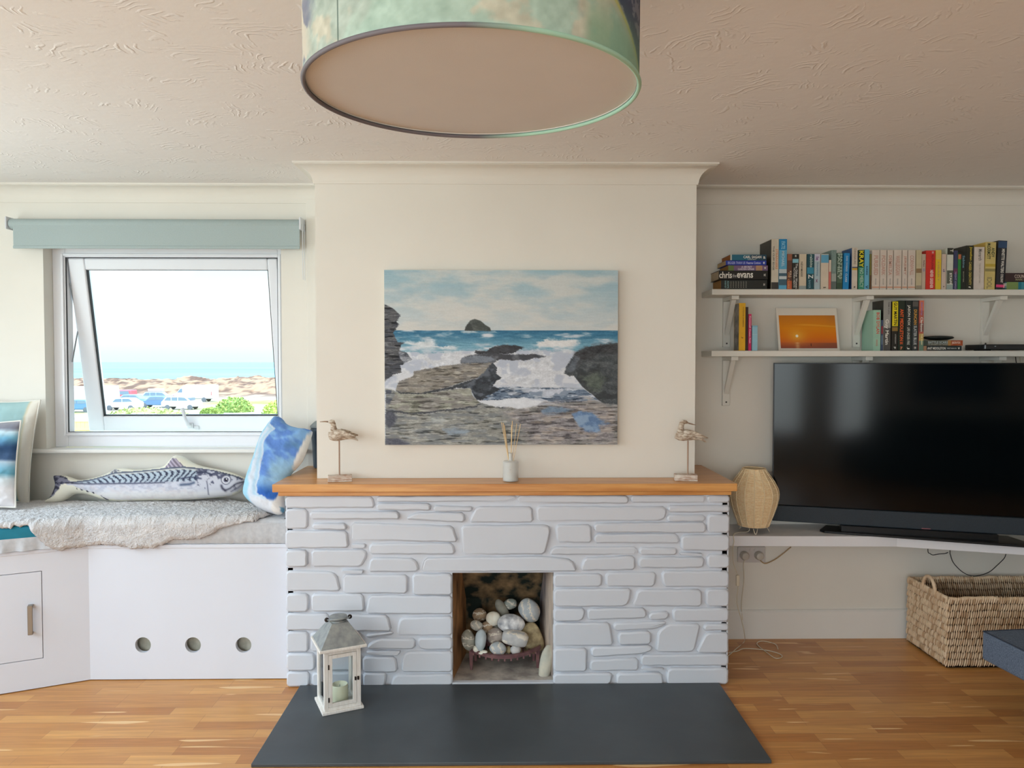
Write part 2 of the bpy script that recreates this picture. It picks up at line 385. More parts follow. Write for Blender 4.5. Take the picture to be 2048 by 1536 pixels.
# ceiling: swirled plaster
def ceiling_mat():
    m = mat('artex_ceiling', (240, 236, 232), 0.8, spec=0.2); nt = m.node_tree; b = nt.nodes['Principled BSDF']
    tc = nt.nodes.new('ShaderNodeTexCoord')
    # fan-shaped brush arcs: each plaster dab has its own centre, rings spread from it
    sc = nt.nodes.new('ShaderNodeVectorMath'); sc.operation = 'MULTIPLY'; sc.inputs[1].default_value = (5.5, 5.5, 0); nt.links.new(tc.outputs['Object'], sc.inputs[0])
    nw = nt.nodes.new('ShaderNodeTexNoise'); nw.inputs['Scale'].default_value = 1.3; nw.inputs['Detail'].default_value = 3; nt.links.new(sc.outputs[0], nw.inputs['Vector'])
    wv = nt.nodes.new('ShaderNodeVectorMath'); wv.operation = 'MULTIPLY_ADD'; wv.inputs[1].default_value = (.7, .7, 0); nt.links.new(nw.outputs['Color'], wv.inputs[0]); nt.links.new(sc.outputs[0], wv.inputs[2])
    vo = nt.nodes.new('ShaderNodeTexVoronoi'); vo.inputs['Scale'].default_value = 1.0; nt.links.new(wv.outputs[0], vo.inputs['Vector'])
    d1 = nt.nodes.new('ShaderNodeVectorMath'); d1.operation = 'SUBTRACT'; nt.links.new(wv.outputs[0], d1.inputs[0]); nt.links.new(vo.outputs['Position'], d1.inputs[1])
    of = nt.nodes.new('ShaderNodeVectorMath'); of.operation = 'MULTIPLY_ADD'; of.inputs[1].default_value = (2.6, 2.6, 0); of.inputs[2].default_value = (-1.3, -1.3, 0); nt.links.new(vo.outputs['Color'], of.inputs[0])
    d2 = nt.nodes.new('ShaderNodeVectorMath'); d2.operation = 'ADD'; nt.links.new(d1.outputs[0], d2.inputs[0]); nt.links.new(of.outputs[0], d2.inputs[1])
    ln_ = nt.nodes.new('ShaderNodeVectorMath'); ln_.operation = 'LENGTH'; nt.links.new(d2.outputs[0], ln_.inputs[0])
    mu1 = nt.nodes.new('ShaderNodeMath'); mu1.operation = 'MULTIPLY'; mu1.inputs[1].default_value = 48; nt.links.new(ln_.outputs['Value'], mu1.inputs[0])
    si = nt.nodes.new('ShaderNodeMath'); si.operation = 'SINE'; nt.links.new(mu1.outputs[0], si.inputs[0])
    pw_ = nt.nodes.new('ShaderNodeMapRange'); pw_.inputs['From Min'].default_value = .2; pw_.inputs['From Max'].default_value = 1.0; nt.links.new(si.outputs[0], pw_.inputs['Value'])
    n2 = nt.nodes.new('ShaderNodeTexNoise'); n2.inputs['Scale'].default_value = 9; n2.inputs['Detail'].default_value = 5; nt.links.new(tc.outputs['Object'], n2.inputs['Vector'])
    r = nt.nodes.new('ShaderNodeValToRGB'); r.color_ramp.elements[0].position = 0.52; r.color_ramp.elements[1].position = 0.66; nt.links.new(n2.outputs['Fac'], r.inputs[0])
    mu = nt.nodes.new('ShaderNodeMath'); mu.operation = 'MULTIPLY'; nt.links.new(pw_.outputs[0], mu.inputs[0]); nt.links.new(r.outputs[0], mu.inputs[1])
    n5 = nt.nodes.new('ShaderNodeTexNoise'); n5.inputs['Scale'].default_value = 22; n5.inputs['Detail'].default_value = 4; nt.links.new(tc.outputs['Object'], n5.inputs['Vector'])
    ad = nt.nodes.new('ShaderNodeMath'); ad.operation = 'MULTIPLY_ADD'; ad.inputs[1].default_value = 0.45; nt.links.new(n5.outputs['Fac'], ad.inputs[0]); nt.links.new(mu.outputs[0], ad.inputs[2])
    bp = nt.nodes.new('ShaderNodeBump'); bp.inputs['Strength'].default_value = 0.42; bp.inputs['Distance'].default_value = 0.005
    nt.links.new(ad.outputs[0], bp.inputs['Height']); nt.links.new(bp.outputs[0], b.inputs['Normal'])
    return m
def struct(o): o['kind'] = 'structure'; return o
struct(MB().box((XL-.2, YB-.2, -0.15), (XR+.2, WY+.18, 0)).build('floor', floor_mat()))
struct(MB().box((XL-.2, YB-.2, CEIL), (XR+.2, WY+.18, CEIL+.2)).build('ceiling', ceiling_mat()))
# window opening in the back wall
OX0, OX1, OZ0, OZ1 = -2.425, -1.172, 1.02, 2.13
b = MB()
b.box((XL-.2, WY, 0), (OX0, WY+.18, CEIL)); b.box((OX1, WY, 0), (XR+.2, WY+.18, CEIL))
b.box((OX0, WY, 0), (OX1, WY+.18, OZ0)); b.box((OX0, WY, OZ1), (OX1, WY+.18, CEIL))
struct(b.build('wall_back', M_wall))
# left wall with the bay window opening, right wall solid, rear wall with glazed door opening
b = MB(); BY0, BY1, BZ0, BZ1 = -1.6, 3.45, 0.98, 2.2
b.box((XL-.2, YB, 0), (XL, BY0, CEIL)); b.box((XL-.2, BY1, 0), (XL, WY, CEIL)); b.box((XL-.2, BY0, 0), (XL, BY1, BZ0)); b.box((XL-.2, BY0, BZ1), (XL, BY1, CEIL))
struct(b.build('wall_left', M_wall))
struct(MB().box((XR, YB, 0), (XR+.2, WY, CEIL)).build('wall_right', M_wall))
b = MB()
for q in (((XL-.2, 0), (-2.9, CEIL)), ((-.15, 0), (.29, CEIL)), ((.70, 0), (XR+.2, CEIL)), ((-2.9, 0), (-.15, .5)), ((-2.9, 2.12), (-.15, CEIL)), ((.29, 0), (.70, .5)), ((.29, 2.12), (.70, CEIL))): b.box((q[0][0], YB-.2, q[0][1]), (q[1][0], YB, q[1][1]))
struct(b.build('wall_rear', M_wall))
def frame_bars(mb, axis, c, a0, a1, z0, z1, w, t, mull=()):
    def bar(p0, p1, q0, q1):
        if axis == 'x': mb.box((c, p0, q0), (c+t, p1, q1))
        else: mb.box((p0, c, q0), (p1, c+t, q1))
    bar(a0, a0+w, z0, z1); bar(a1-w, a1, z0, z1); bar(a0+w, a1-w, z0, z0+w); bar(a0+w, a1-w, z1-w, z1)
    for m_ in mull: bar(m_-w/2, m_+w/2, z0+w, z1-w)
b = MB(); frame_bars(b, 'x', XL-.14, BY0, BY1, BZ0, BZ1, .06, .06, (0.1, 1.8)); struct(b.build('window_2', M_upvc, bevel=.004))
b = MB(); frame_bars(b, 'y', YB-.14, -2.9, -.15, 0.5, 2.12, .06, .06, (-1.5,)); struct(b.build('window_3', M_upvc, bevel=.004))
b = MB(); frame_bars(b, 'y', YB-.14, .29, .70, 0.5, 2.12, .05, .06); struct(b.build('window_4', M_upvc, bevel=.004))
# chimney breast
CX0, CX1 = -.881, .928
struct(MB().box((CX0, CY, .945), (CX1, WY+.01, CEIL)).build('wall_chimney', M_wall))
struct(MB().box((-1.035, WY-.012, .78), (CX0, WY, 2.36)).build('trim_2', M_wall, bevel=.002))
# coved cornice
def cornice():
    p = .078; h = .078; prof = [(0, -h-.008), (.006, -h-.008), (.007, -h)]
    for i in range(9):
        a = PI/2*i/8; prof.append((.008 + (p-.008)*(1-math.cos(a)), -h + (h-.012)*math.sin(a)))
    prof += [(p, -.010), (p+.006, -.008), (p+.006, 0)]
    path = [(XL, WY), (CX0, WY), (CX0, CY), (CX1, CY), (CX1, WY), (XR, WY)]
    nrm = [(0, -1), (-1, -1), (-1, -1), (1, -1), (1, -1), (0, -1)]
    mb = MB(); vs_ = []
    for (x, y), (nx, ny) in zip(path, nrm):
        for d, z in prof: vs_.append((x + nx*d, y + ny*d, CEIL + z))
    n = len(prof); fs = []
    for i in range(len(path)-1):
        for k in range(n-1): fs.append((i*n+k, (i+1)*n+k, (i+1)*n+k+1, i*n+k+1))
    mb.add(vs_, fs); o = mb.build('trim_1', M_wall, auto=35); return struct(o)
cornice()
struct(MB().prism([(WY, 0), (WY-.018, 0), (WY-.018, .148), (WY-.010, .155), (WY, .157)], 'x', 1.0, XR).build('baseboard_right', M_trim))

# ---- window_1: frame with a top hung sash pushed out
w1 = thing('window_1', None, None, (-1.8, 4.10, OZ0)); w1['kind'] = 'structure'
FYI = 4.10
b = MB(); zf0 = 1.038; ix0, ix1, iz0, iz1 = -2.357, -1.214, 1.118, 2.066
for (a, c) in [((OX0, zf0), (ix0, OZ1)), ((ix1, zf0), (OX1, OZ1)), ((ix0, zf0), (ix1, iz0)), ((ix0, iz1), (ix1, OZ1))]:
    b.box((a[0], FYI, a[1]), (c[0], FYI+.07, c[1]))
# inner rebate step
for (a, c) in [((ix0-.018, iz0-.018), (ix0-.006, iz1+.018)), ((ix1+.006, iz0-.018), (ix1+.018, iz1+.018)), ((ix0-.006, iz0-.018), (ix1+.006, iz0-.006)), ((ix0-.006, iz1+.006), (ix1+.006, iz1+.018))]:
    b.box((a[0], FYI-.012, a[1]), (c[0], FYI, c[1]))
b.build('window_frame', M_upvc, w1, bevel=.004)
M_gask = mat('black_rubber_gasket', (40, 42, 45), 0.6)
b = MB()
for (a, c) in [((ix0, iz0), (ix0+.003, iz1)), ((ix1-.003, iz0), (ix1, iz1)), ((ix0, iz0), (ix1, iz0+.003)), ((ix0, iz1-.003), (ix1, iz1))]:
    b.box((a[0], FYI+.004, a[1]), (c[0], FYI+.012, c[1]))
b.build('gasket', M_gask, w1)
ang = math.atan2(0.185, 0.955)
SM = Matrix.Translation((0, FYI+.012, iz1-.002)) @ Matrix.Rotation(-ang, 4, 'X')   # local z runs down = negative
SM = Matrix.Translation((0, FYI+.012, iz1-.004)) @ Matrix.Rotation(ang, 4, 'X')
sL = .975; sw = .088; x0, x1 = ix0+.006, ix1-.006
b = MB()
for (a, c) in [((x0, -sL), (x0+sw, 0)), ((x1-sw*.62, -sL), (x1, 0)), ((x0+sw, -sL), (x1-sw*.62, -sL+sw)), ((x0+sw, -sw*.72), (x1-sw*.62, 0))]:
    b.box((a[0], 0, a[1]), (c[0], .06, c[1]), SM)
sash = b.build('sash', M_upvc, w1, bevel=.008, bseg=3)
gx0, gx1, gz0, gz1 = x0+sw, x1-sw*.62, -sL+sw, -sw*.72
b = MB()
for (a, c) in [((gx0, gz0), (gx0+.005, gz1)), ((gx1-.005, gz0), (gx1, gz1)), ((gx0, gz0), (gx1, gz0+.005)), ((gx0, gz1-.003), (gx1, gz1))]:
    b.box((a[0], .012, a[1]), (c[0], .03, c[1]), SM)
b.build('glazing_seal', M_gask, sash)
b = MB(); b.box((gx0, .028, gz0), (gx1, .032, gz1), SM); b.build('glass_pane', pane_mat(), sash)
# handle on the bottom rail, its lever pointing up and left
M_wm = mat('white_powder_coat', (215, 217, 222), 0.35)
hx = X_(379, 4.28)
b = MB(); b.box((hx-.016, -.012, -sL+.02), (hx+.016, 0, -sL+.05), SM); b.box((hx+.02, -.01, -sL+.012), (hx+.045, 0, -sL+.034), SM)
hp = [SM @ Vector(q) for q in [(hx, -.012, -sL+.035), (hx-.004, -.03, -sL+.045), (hx-.016, -.034, -sL+.09), (hx-.026, -.034, -sL+.145)]]
b.tube(hp, .009, 8, rr=[.010, .010, .009, .011]); b.build('handle', M_wm, sash, bevel=.002, auto=40)
# stay arm at left
b = MB(); b.tube([(ix0+.008, FYI+.04, 1.50), (ix0+.012, FYI+.10, 1.70), (ix0+.006, FYI+.035, 1.93)], .004, 6)
b.build('stay_arm', mat('steel', (170, 172, 175), 0.3, metal=1), w1)
b = MB(); b.box((-2.50, WY-.045, 1.018), (-1.04, FYI, 1.038)); b.build('window_sill', M_trim, w1, bevel=.006, bseg=3)

# ---- roller blind
bl = thing('roller_blind', 'pale blue-green roller blind rolled up above the open window', 'blind', (-1.8, WY, 2.16))
M_bl = mat('blind_fabric', (164, 178, 178), 0.75, var=0.03, vscale=200, bump=.2, bscale=600, bdist=.0005)
bx0, bx1 = X_(21, 3.94), X_(600, 3.94)
b = MB(); zc = Z_(449, 3.94); b.lathe([(.026, 0), (.027, .004), (.027, bx1-bx0-.004), (.026, bx1-bx0)], (bx0, 3.965, zc), 20, M=Matrix.Rotation(PI/2, 4, 'Y'))
b.build('roller', M_bl, bl, auto=40)
zb = Z_(499, 3.94)
b = MB(); b.box((X_(31, 3.94), 3.940, zb+.014), (bx1+.004, 3.943, zc)); b.box((X_(31, 3.94), 3.936, zb), (bx1+.004, 3.947, zb+.014)); b.build('blind_fabric', M_bl, bl, bevel=.002)
MB().box((bx1+.003, 3.93, zc-.03), (bx1+.012, WY, zc+.035)).build('bracket', M_wm, bl, bevel=.003); MB().box((bx0-.01, 3.93, zc-.03), (bx0-.002, WY, zc+.035)).build('bracket', M_wm, bl, bevel=.003)
b = MB(); b.tube([(bx1+.016, 3.95, zc), (bx1+.017, 3.95, 1.93)], .002, 6); b.tube([(bx1+.016, 3.985, zc), (bx1+.017, 3.985, 1.93)], .002, 6); b.build('pull_chain', M_wm, bl)
# ================================================================== FIREPLACE
M_stone = mat('white_painted_stone', (208, 212, 220), 0.5, var=0.012, vscale=6, bump=0.35, bscale=22, bdist=0.002, spec=0.3)
FX0, FX1 = -.990, 1.052; HX0, HX1, HZ1 = -.228, .241, .527; HZ0 = .018
fp = thing('fireplace', 'white-painted rough stone fireplace with a square firebox opening, under the oak mantel', 'fireplace', (.03, 3.7, 0))
b = MB(); my = FY + .016
for (x0_, x1_, z0_, z1_) in [(FX0+.007, HX0, 0, .888), (HX1, FX1-.007, 0, .888), (HX0, HX1, HZ1, .888)]:
    b.box((x0_, my, z0_), (x1_, my+.10, z1_))
b.box((FX0+.007, my+.1, 0), (FX0+.11, WY-.001, .887)); b.box((FX1-.11, my+.1, 0), (FX1-.007, WY-.001, .887))
b.box((HX0, my-.01, 0), (HX1, FY+.03, HZ0))
b.build('mortar_bed', M_stone, fp)
S7 = [[(25,100),(640,100),(662,195),(25,198)], [(680,102),(1643,102),(1640,135),(1560,152),(675,153)],
 [(672,165),(1040,168),(1050,190),(1045,215),(672,210)], [(1075,182),(1345,190),(1335,222),(1070,220)], [(1375,190),(1760,192),(1768,298),(1318,298),(1350,230)],
 [(25,208),(188,208),(188,342),(25,342)], [(205,225),(825,222),(835,275),(212,275)], [(960,232),(1285,232),(1290,298),(880,278),(905,252)],
 [(225,308),(455,305),(465,348),(225,346)], [(35,358),(465,360),(478,475),(38,478)], [(497,305),(1205,325),(1242,435),(700,425),(497,430)],
 [(1268,322),(1860,318),(1888,340),(1880,400),(1848,520),(1275,524)], [(497,448),(590,450),(596,465),(588,480),(497,480)], [(622,450),(1205,445),(1222,522),(622,520)],
 [(38,495),(188,495),(188,607),(38,607)], [(218,492),(590,492),(606,530),(562,609),(218,609)], [(632,548),(930,552),(965,598),(962,643),(612,645)],
 [(1010,550),(1830,538),(2035,560),(2078,640),(985,645)], [(42,640),(340,645),(392,665),(420,778),(42,778)], [(430,632),(582,632),(575,655),(430,652)],
 [(438,668),(890,668),(888,795),(438,795)], [(925,660),(1203,660),(1203,806),(925,803)], [(42,800),(195,798),(195,922),(42,922)], [(218,800),(575,800),(588,920),(218,920)],
 [(620,812),(1200,815),(1200,938),(596,936)], [(45,935),(335,938),(335,1050),(45,1050)], [(352,940),(750,950),(778,1058),(352,1055)],
 [(850,965),(1200,955),(1200,1090),(815,1090),(826,1000)], [(600,1082),(785,1062),(785,1085),(610,1108)], [(45,1065),(195,1065),(195,1205),(45,1205)], [(212,1065),(560,1068),(560,1200),(212,1200)],
 [(690,1112),(945,1112),(940,1182),(604,1182),(620,1148)], [(962,1105),(1203,1105),(1203,1187),(1000,1187),(962,1165)], [(48,1215),(240,1215),(240,1332),(48,1332)], [(256,1215),(560,1215),(560,1332),(256,1332)],
 [(600,1198),(845,1198),(820,1228),(610,1220)], [(576,1240),(805,1240),(820,1345),(576,1345)], [(885,1205),(1203,1200),(1203,1343),(845,1343),(858,1235)],
 [(50,1345),(203,1345),(200,1452),(50,1452)], [(222,1350),(560,1348),(560,1452),(222,1452)], [(580,1350),(745,1352),(730,1448),(580,1448)], [(800,1365),(1198,1362),(1198,1446),(765,1446)]]
S8 = [[(125,102),(895,102),(900,165),(125,162)], [(917,102),(1435,102),(1435,160),(917,160)], [(1452,102),(1612,102),(1612,160),(1452,160)],
 [(255,190),(1158,190),(1165,250),(1130,286),(262,292)], [(1175,182),(1610,180),(1610,226),(1180,226)], [(1170,247),(1432,250),(1435,292),(1170,292)], [(1452,245),(1608,245),(1602,372),(1452,370)],
 [(390,318),(635,316),(642,440),(398,436)], [(658,305),(1438,300),(1440,370),(662,368)], [(660,382),(1240,380),(1258,445),(660,443)], [(1268,390),(1603,388),(1600,495),(1268,493)],
 [(368,472),(955,474),(953,525),(342,523)], [(976,476),(1236,478),(1236,526),(976,524)], [(1258,508),(1415,516),(1410,530),(1260,526)],
 [(590,548),(942,536),(945,630),(562,634)], [(972,545),(1428,543),(1425,600),(1400,615),(970,617)], [(1450,525),(1602,525),(1600,614),(1450,614)],
 [(392,662),(708,660),(715,700),(705,748),(392,748)], [(742,652),(1092,650),(1080,748),(742,746)], [(1132,642),(1598,640),(1596,750),(1145,748)],
 [(392,765),(915,762),(905,850),(872,884),(392,885)], [(965,770),(1408,770),(1408,885),(925,882)], [(1442,768),(1594,768),(1594,886),(1442,885)],
 [(392,900),(590,900),(592,950),(565,988),(392,990)], [(612,902),(1018,900),(1025,965),(640,982),(612,975)], [(1045,930),(1182,924),(1172,975),(1040,980)], [(1210,902),(1592,900),(1590,990),(1212,990)],
 [(390,1002),(765,1000),(792,1158),(390,1165)], [(792,1005),(1165,995),(1150,1020),(1080,1045),(800,1060)], [(828,1068),(1055,1062),(1055,1150),(828,1155)],
 [(1175,1012),(1402,1012),(1358,1198),(1300,1207),(1090,1205),(1108,1065)], [(1432,1012),(1588,1012),(1588,1055),(1425,1055)], [(1440,1072),(1588,1068),(1588,1210),(1370,1208)],
 [(390,1182),(608,1180),(605,1340),(390,1340)], [(640,1172),(1050,1158),(1068,1188),(1000,1215),(640,1240)], [(632,1262),(965,1248),(970,1335),(628,1338)], [(988,1225),(1585,1222),(1585,1300),(985,1300)],
 [(992,1312),(1145,1316),(1140,1334),(992,1332)], [(390,1358),(778,1352),(785,1385),(765,1435),(390,1437)], [(820,1355),(1130,1350),(1145,1435),(812,1435)], [(1180,1318),(1582,1318),(1582,1438),(1168,1436),(1165,1360)]]
def stone(mb, poly, seed):
    rnd = random.Random(seed)
    # wobble the outline, round its corners
    q = []
    n = len(poly)
    hh_ = max(v[1] for v in poly)-min(v[1] for v in poly); sc_ = min(1, hh_/.03)
    for i in range(n):
        a = Vector(poly[i]); c = Vector(poly[(i+1) % n]); L = (c-a).length; k = max(1, int(L/.035))
        nn = Vector((-(c-a).y, (c-a).x)).normalized()
        r = min(.012, L*.3, hh_*.3); d = (c-a).normalized()
        ts = [r] + [r + (L-2*r)*j/k for j in range(1, k)] + [L-r]
        for j, t in enumerate(ts):
            w = 0 if j in (0, len(ts)-1) else rnd.uniform(-.0016, .0016)
            q.append(a + d*t + nn*w)
    ctr = sum(q, Vector((0, 0)))/len(q)
    prot = rnd.uniform(.012, .018); tx = rnd.uniform(-.003, .003); tz = rnd.uniform(-.02, .02)
    def ring(ins, y, tilt):
        out = []
        m = len(q)
        for i in range(m):
            t = (q[(i+1) % m]-q[i-1]); t.normalize(); nn = Vector((t.y, -t.x))
            if nn.dot(q[i]-ctr) < 0: nn = -nn
            p = q[i] - nn*ins
            yy = y + (tilt*((p.x-ctr.x)*tx*6 + (p.y-ctr.y)*tz*2) if tilt else 0)
            out.append((p.x, yy, p.y))
        return out
    rings = [ring(-.003*sc_, my+.002, 0), ring(-.001*sc_, my-prot*.55, 0), ring(.0015*sc_, my-prot+.003, 1), ring(.007*sc_*sc_, my-prot, 1)]
    m = len(q); vs_ = [v for R in rings for v in R]; fs = []
    area = sum(q[i].x*q[(i+1) % m].y-q[(i+1) % m].x*q[i].y for i in range(m)); ccw = area > 0
    for k in range(len(rings)-1):
        for i in range(m):
            f = (k*m+i, k*m+(i+1) % m, (k+1)*m+(i+1) % m, (k+1)*m+i)
            fs.append(f if not ccw else f[::-1])
    top = tuple(range((len(rings)-1)*m, len(rings)*m)); fs.append(top if ccw else top[::-1])
    mb.add(vs_, fs)
b = MB(); k = 0
for S, ox in ((S7, 560), (S8, 1000)):
    for poly in S:
        k += 1; w = []
        for (x, y) in poly:
            p = on_y(ox + x/3.491, 960 + y/3.491, FY); x_ = p.x
            if x_ > FX1-.016: x_ = FX1
            if x_ < FX0+.016: x_ = FX0
            if abs(p.x-HX0) < .012 and p.z < HZ1: x_ = HX0
            if abs(p.x-HX1) < .012 and p.z < HZ1: x_ = HX1
            w.append((x_, min(max(p.z, .004), .884)))
        stone(b, w, k)
# side faces: coursed stones running back to the wall
rnd = random.Random(3)
for sx, xo in ((-1, FX0), (1, FX1)):
    z = .004
    while z < .86:
        h = rnd.uniform(.045, .085); h = min(h, .886-z); y = my
        while y < WY-.02:
            l = min(rnd.uniform(.12, .32), WY-.004-y)
            b.box((xo, y, z), (xo - sx*.03, y+l-.008, z+h-.008)); y += l
        z += h
st = b.build('stone_face', M_stone, fp, auto=50)
# firebox
M_soot = mat('sooty_firebox', (34, 42, 38), 0.9, var=0.3, vscale=9, rgb2=(168, 136, 98), bump=.6, bscale=18, bdist=.01, spec=.15)
_r = M_soot.node_tree.nodes
for nd in _r:
    if nd.type == 'VALTORGB': nd.color_ramp.elements[0].position = .44; nd.color_ramp.elements[1].position = .70
M_terra = mat('scorched_fireclay', (112, 82, 58), 0.85, vscale=9, rgb2=(212, 158, 108), bump=.5, bscale=25, bdist=.006, spec=.2, stretch=(1, 1, .5))
M_pale = mat('pale_fireclay', (110, 104, 108), 0.85, vscale=8, rgb2=(216, 196, 178), bump=.5, bscale=22, bdist=.006, spec=.2, stretch=(1, 1, .4))
M_cem = mat('cement', (206, 198, 188), 0.9, vscale=14, rgb2=(150, 142, 136), bump=.4, bscale=50, bdist=.003, spec=.2)
by = 3.80
b = MB(); b.box((HX0, FY+.03, 0), (HX1, by+.05, HZ0)); b.build('hearth_floor', M_cem, fp)
b = MB(); b.prism([(HX0-.03, my+.1), (HX0+.001, my+.1), (HX0+.001, FY+.04), (HX0+.05, by), (HX0-.03, by)], 'z', HZ0, .62); b.build('side_brick', M_terra, fp)
b = MB(); b.prism([(HX1+.03, my+.1), (HX1-.001, my+.1), (HX1-.001, FY+.04), (HX1-.05, by), (HX1+.03, by)], 'z', HZ0, .62); b.build('side_brick', M_pale, fp)
b = MB(); b.prism([(by-.02, HZ0), (by-.02, .30), (by-.14, .50), (by-.14, .62), (by+.05, .62), (by+.05, HZ0)], 'x', HX0-.03, HX1+.03); b.build('fireback', M_soot, fp, auto=30)
b = MB(); b.box((HX0-.03, my+.1, .62), (HX1+.03, by+.05, .64)); b.build('throat_plate', M_soot, fp)
# mantel shelf
M_oak = mat('oak_mantel', (198, 134, 74), 0.3, vscale=3.0, rgb2=(222, 164, 98), stretch=(1.2, 14, 14), bump=.08, bscale=30, spec=.5, detail=6)
mt = thing('mantel_shelf', 'long orange-brown oak shelf resting on top of the white stone fireplace', 'mantelpiece', (.018, 3.7, .888))
mz = .945; MX0, MX1, MYF = -1.040, 1.078, 3.398
b = MB(); b.prism([(MX0, MYF), (MX1, MYF), (MX1, WY-.001), (CX1+.001, WY-.001), (CX1+.001, CY-.001), (CX0-.001, CY-.001), (CX0-.001, WY-.001), (MX0, WY-.001)], 'z', .909, mz)
b.build('shelf_board', M_oak, mt, bevel=.003, bseg=2)
b = MB(); b.prism([(MX0+.022, MYF+.016), (MX1-.022, MYF+.016), (MX1-.022, WY-.002), (MX0+.022, WY-.002)], 'z', .889, .9085); b.build('shelf_moulding', M_oak, mt, bevel=.003)
# slate hearth
hs = MB().box((-.927, 2.744, 0.001), (1.008, FY-.001, .014)).build('hearth_slab', mat('dark_slate', (66, 72, 76), 0.42, var=.10, vscale=5, bump=.15, bscale=40, bdist=.001, spec=.45), bevel=.002)
tag(hs, 'flat dark grey slate hearth slab on the wooden floor in front of the fireplace', 'hearth')

# grate
M_iron = mat('rusty_purple_iron', (112, 78, 82), 0.55, vscale=30, rgb2=(140, 100, 100), metal=.3, bump=.3, bscale=80)
gr = thing('fire_grate', 'purple-brown cast iron fire grate holding beach pebbles', 'grate', (.005, 3.55, HZ0))
gy = 3.50
def bow(x): t = (x-.005)/.17; return gy + .07*t*t
GX0, GX1 = on_y(937, 1310, gy+.05).x, on_y(1082, 1310, gy+.05).x
rail = []; zt = Z_(1311, gy)
b = MB(); N_ = 24; top = []; bot = []
for i in range(N_+1):
    x = GX0 + (GX1-GX0)*i/N_; top.append((x, bow(x)))
pts = top + [(x, y+.014) for x, y in top[::-1]]
def zrail(x): t = (x-GX0)/(GX1-GX0); return zt + .016*abs(2*t-1)**2.5
for i in range(N_):
    (xa, ya), (xb, yb) = top[i], top[i+1]; za, zb_ = zrail(xa), zrail(xb)
    b.add([(xa,ya,za-.017),(xb,yb,zb_-.017),(xb,yb+.014,zb_-.017),(xa,ya+.014,za-.017),(xa,ya-.002,za),(xb,yb-.002,zb_),(xb,yb+.014,zb_),(xa,ya+.014,za)], [(0,3,2,1),(4,5,6,7),(0,1,5,4),(2,3,7,6)] + ([(3,0,4,7)] if i == 0 else []) + ([(1,2,6,5)] if i == N_-1 else []))
b.build('front_rail', M_iron, gr, auto=40)
for i in range(11):
    x = GX0+.024 + (GX1-GX0-.048)*i/10
    MB().box((x-.0045, bow(x)+.002, zrail(x)-.030), (x+.0045, 3.70, zrail(x)-.0175)).build('grate_bar', M_iron, gr, bevel=.002)
for x, y in ((GX0+.012, bow(GX0)+.01), (GX1-.014, bow(GX1)+.01), (GX0+.03, 3.68), (GX1-.03, 3.68)):
    b = MB(); z1 = zrail(x)-.012
    b.add([(x-.006,y-.004,HZ0),(x+.006,y-.004,HZ0),(x+.006,y+.008,HZ0),(x-.006,y+.008,HZ0),(x-.011,y-.008,z1),(x+.011,y-.008,z1),(x+.011,y+.010,z1),(x-.011,y+.010,z1)], [(0,3,2,1),(4,5,6,7),(0,1,5,4),(1,2,6,5),(2,3,7,6),(3,0,4,7)])
    b.build('leg', M_iron, gr, bevel=.002)
MB().box((GX0+.015, 3.693, zt-.03), (GX1-.015, 3.705, zt+.02)).build('back_rail', M_iron, gr, bevel=.002)
# pebbles: noise-shaped ellipsoids, some with a pale quartz band
def pebble_mat(name, a, c, band=None, bw=.06, sc=25, ang=0.0):
    m = mat('pebble_'+name, tuple(min(245, v*1.16+6) for v in a), .75, vscale=sc, rgb2=tuple(min(245, v*1.16+6) for v in c), bump=.15, bscale=120, spec=.25)
    if band:
        nt = m.node_tree; bs = nt.nodes['Principled BSDF']; src = bs.inputs['Base Color'].links[0].from_socket
        tc = nt.nodes.new('ShaderNodeTexCoord'); mp = nt.nodes.new('ShaderNodeMapping'); mp.inputs['Rotation'].default_value = (ang, ang*.7, ang)
        nt.links.new(tc.outputs['Object'], mp.inputs[0])
        w = nt.nodes.new('ShaderNodeTexWave'); w.inputs['Scale'].default_value = band; w.inputs['Distortion'].default_value = 3.5; w.inputs['Detail'].default_value = 2; w.inputs['Detail Scale'].default_value = 8
        nt.links.new(mp.outputs[0], w.inputs['Vector'])
        r = nt.nodes.new('ShaderNodeValToRGB'); r.color_ramp.elements[0].position = 1-bw*2; r.color_ramp.elements[1].position = 1-bw
        nt.links.new(w.outputs['Fac'], r.inputs[0])
        mx = nt.nodes.new('ShaderNodeMix'); mx.data_type = 'RGBA'; nt.links.new(r.outputs[0], mx.inputs[0]); nt.links.new(src, mx.inputs[6]); mx.inputs[7].default_value = (*lin((222, 214, 200)), 1)
        nt.links.new(mx.outputs[2], bs.inputs['Base Color'])
    return m
PG = 'pebbles heaped in the fireplace grate'
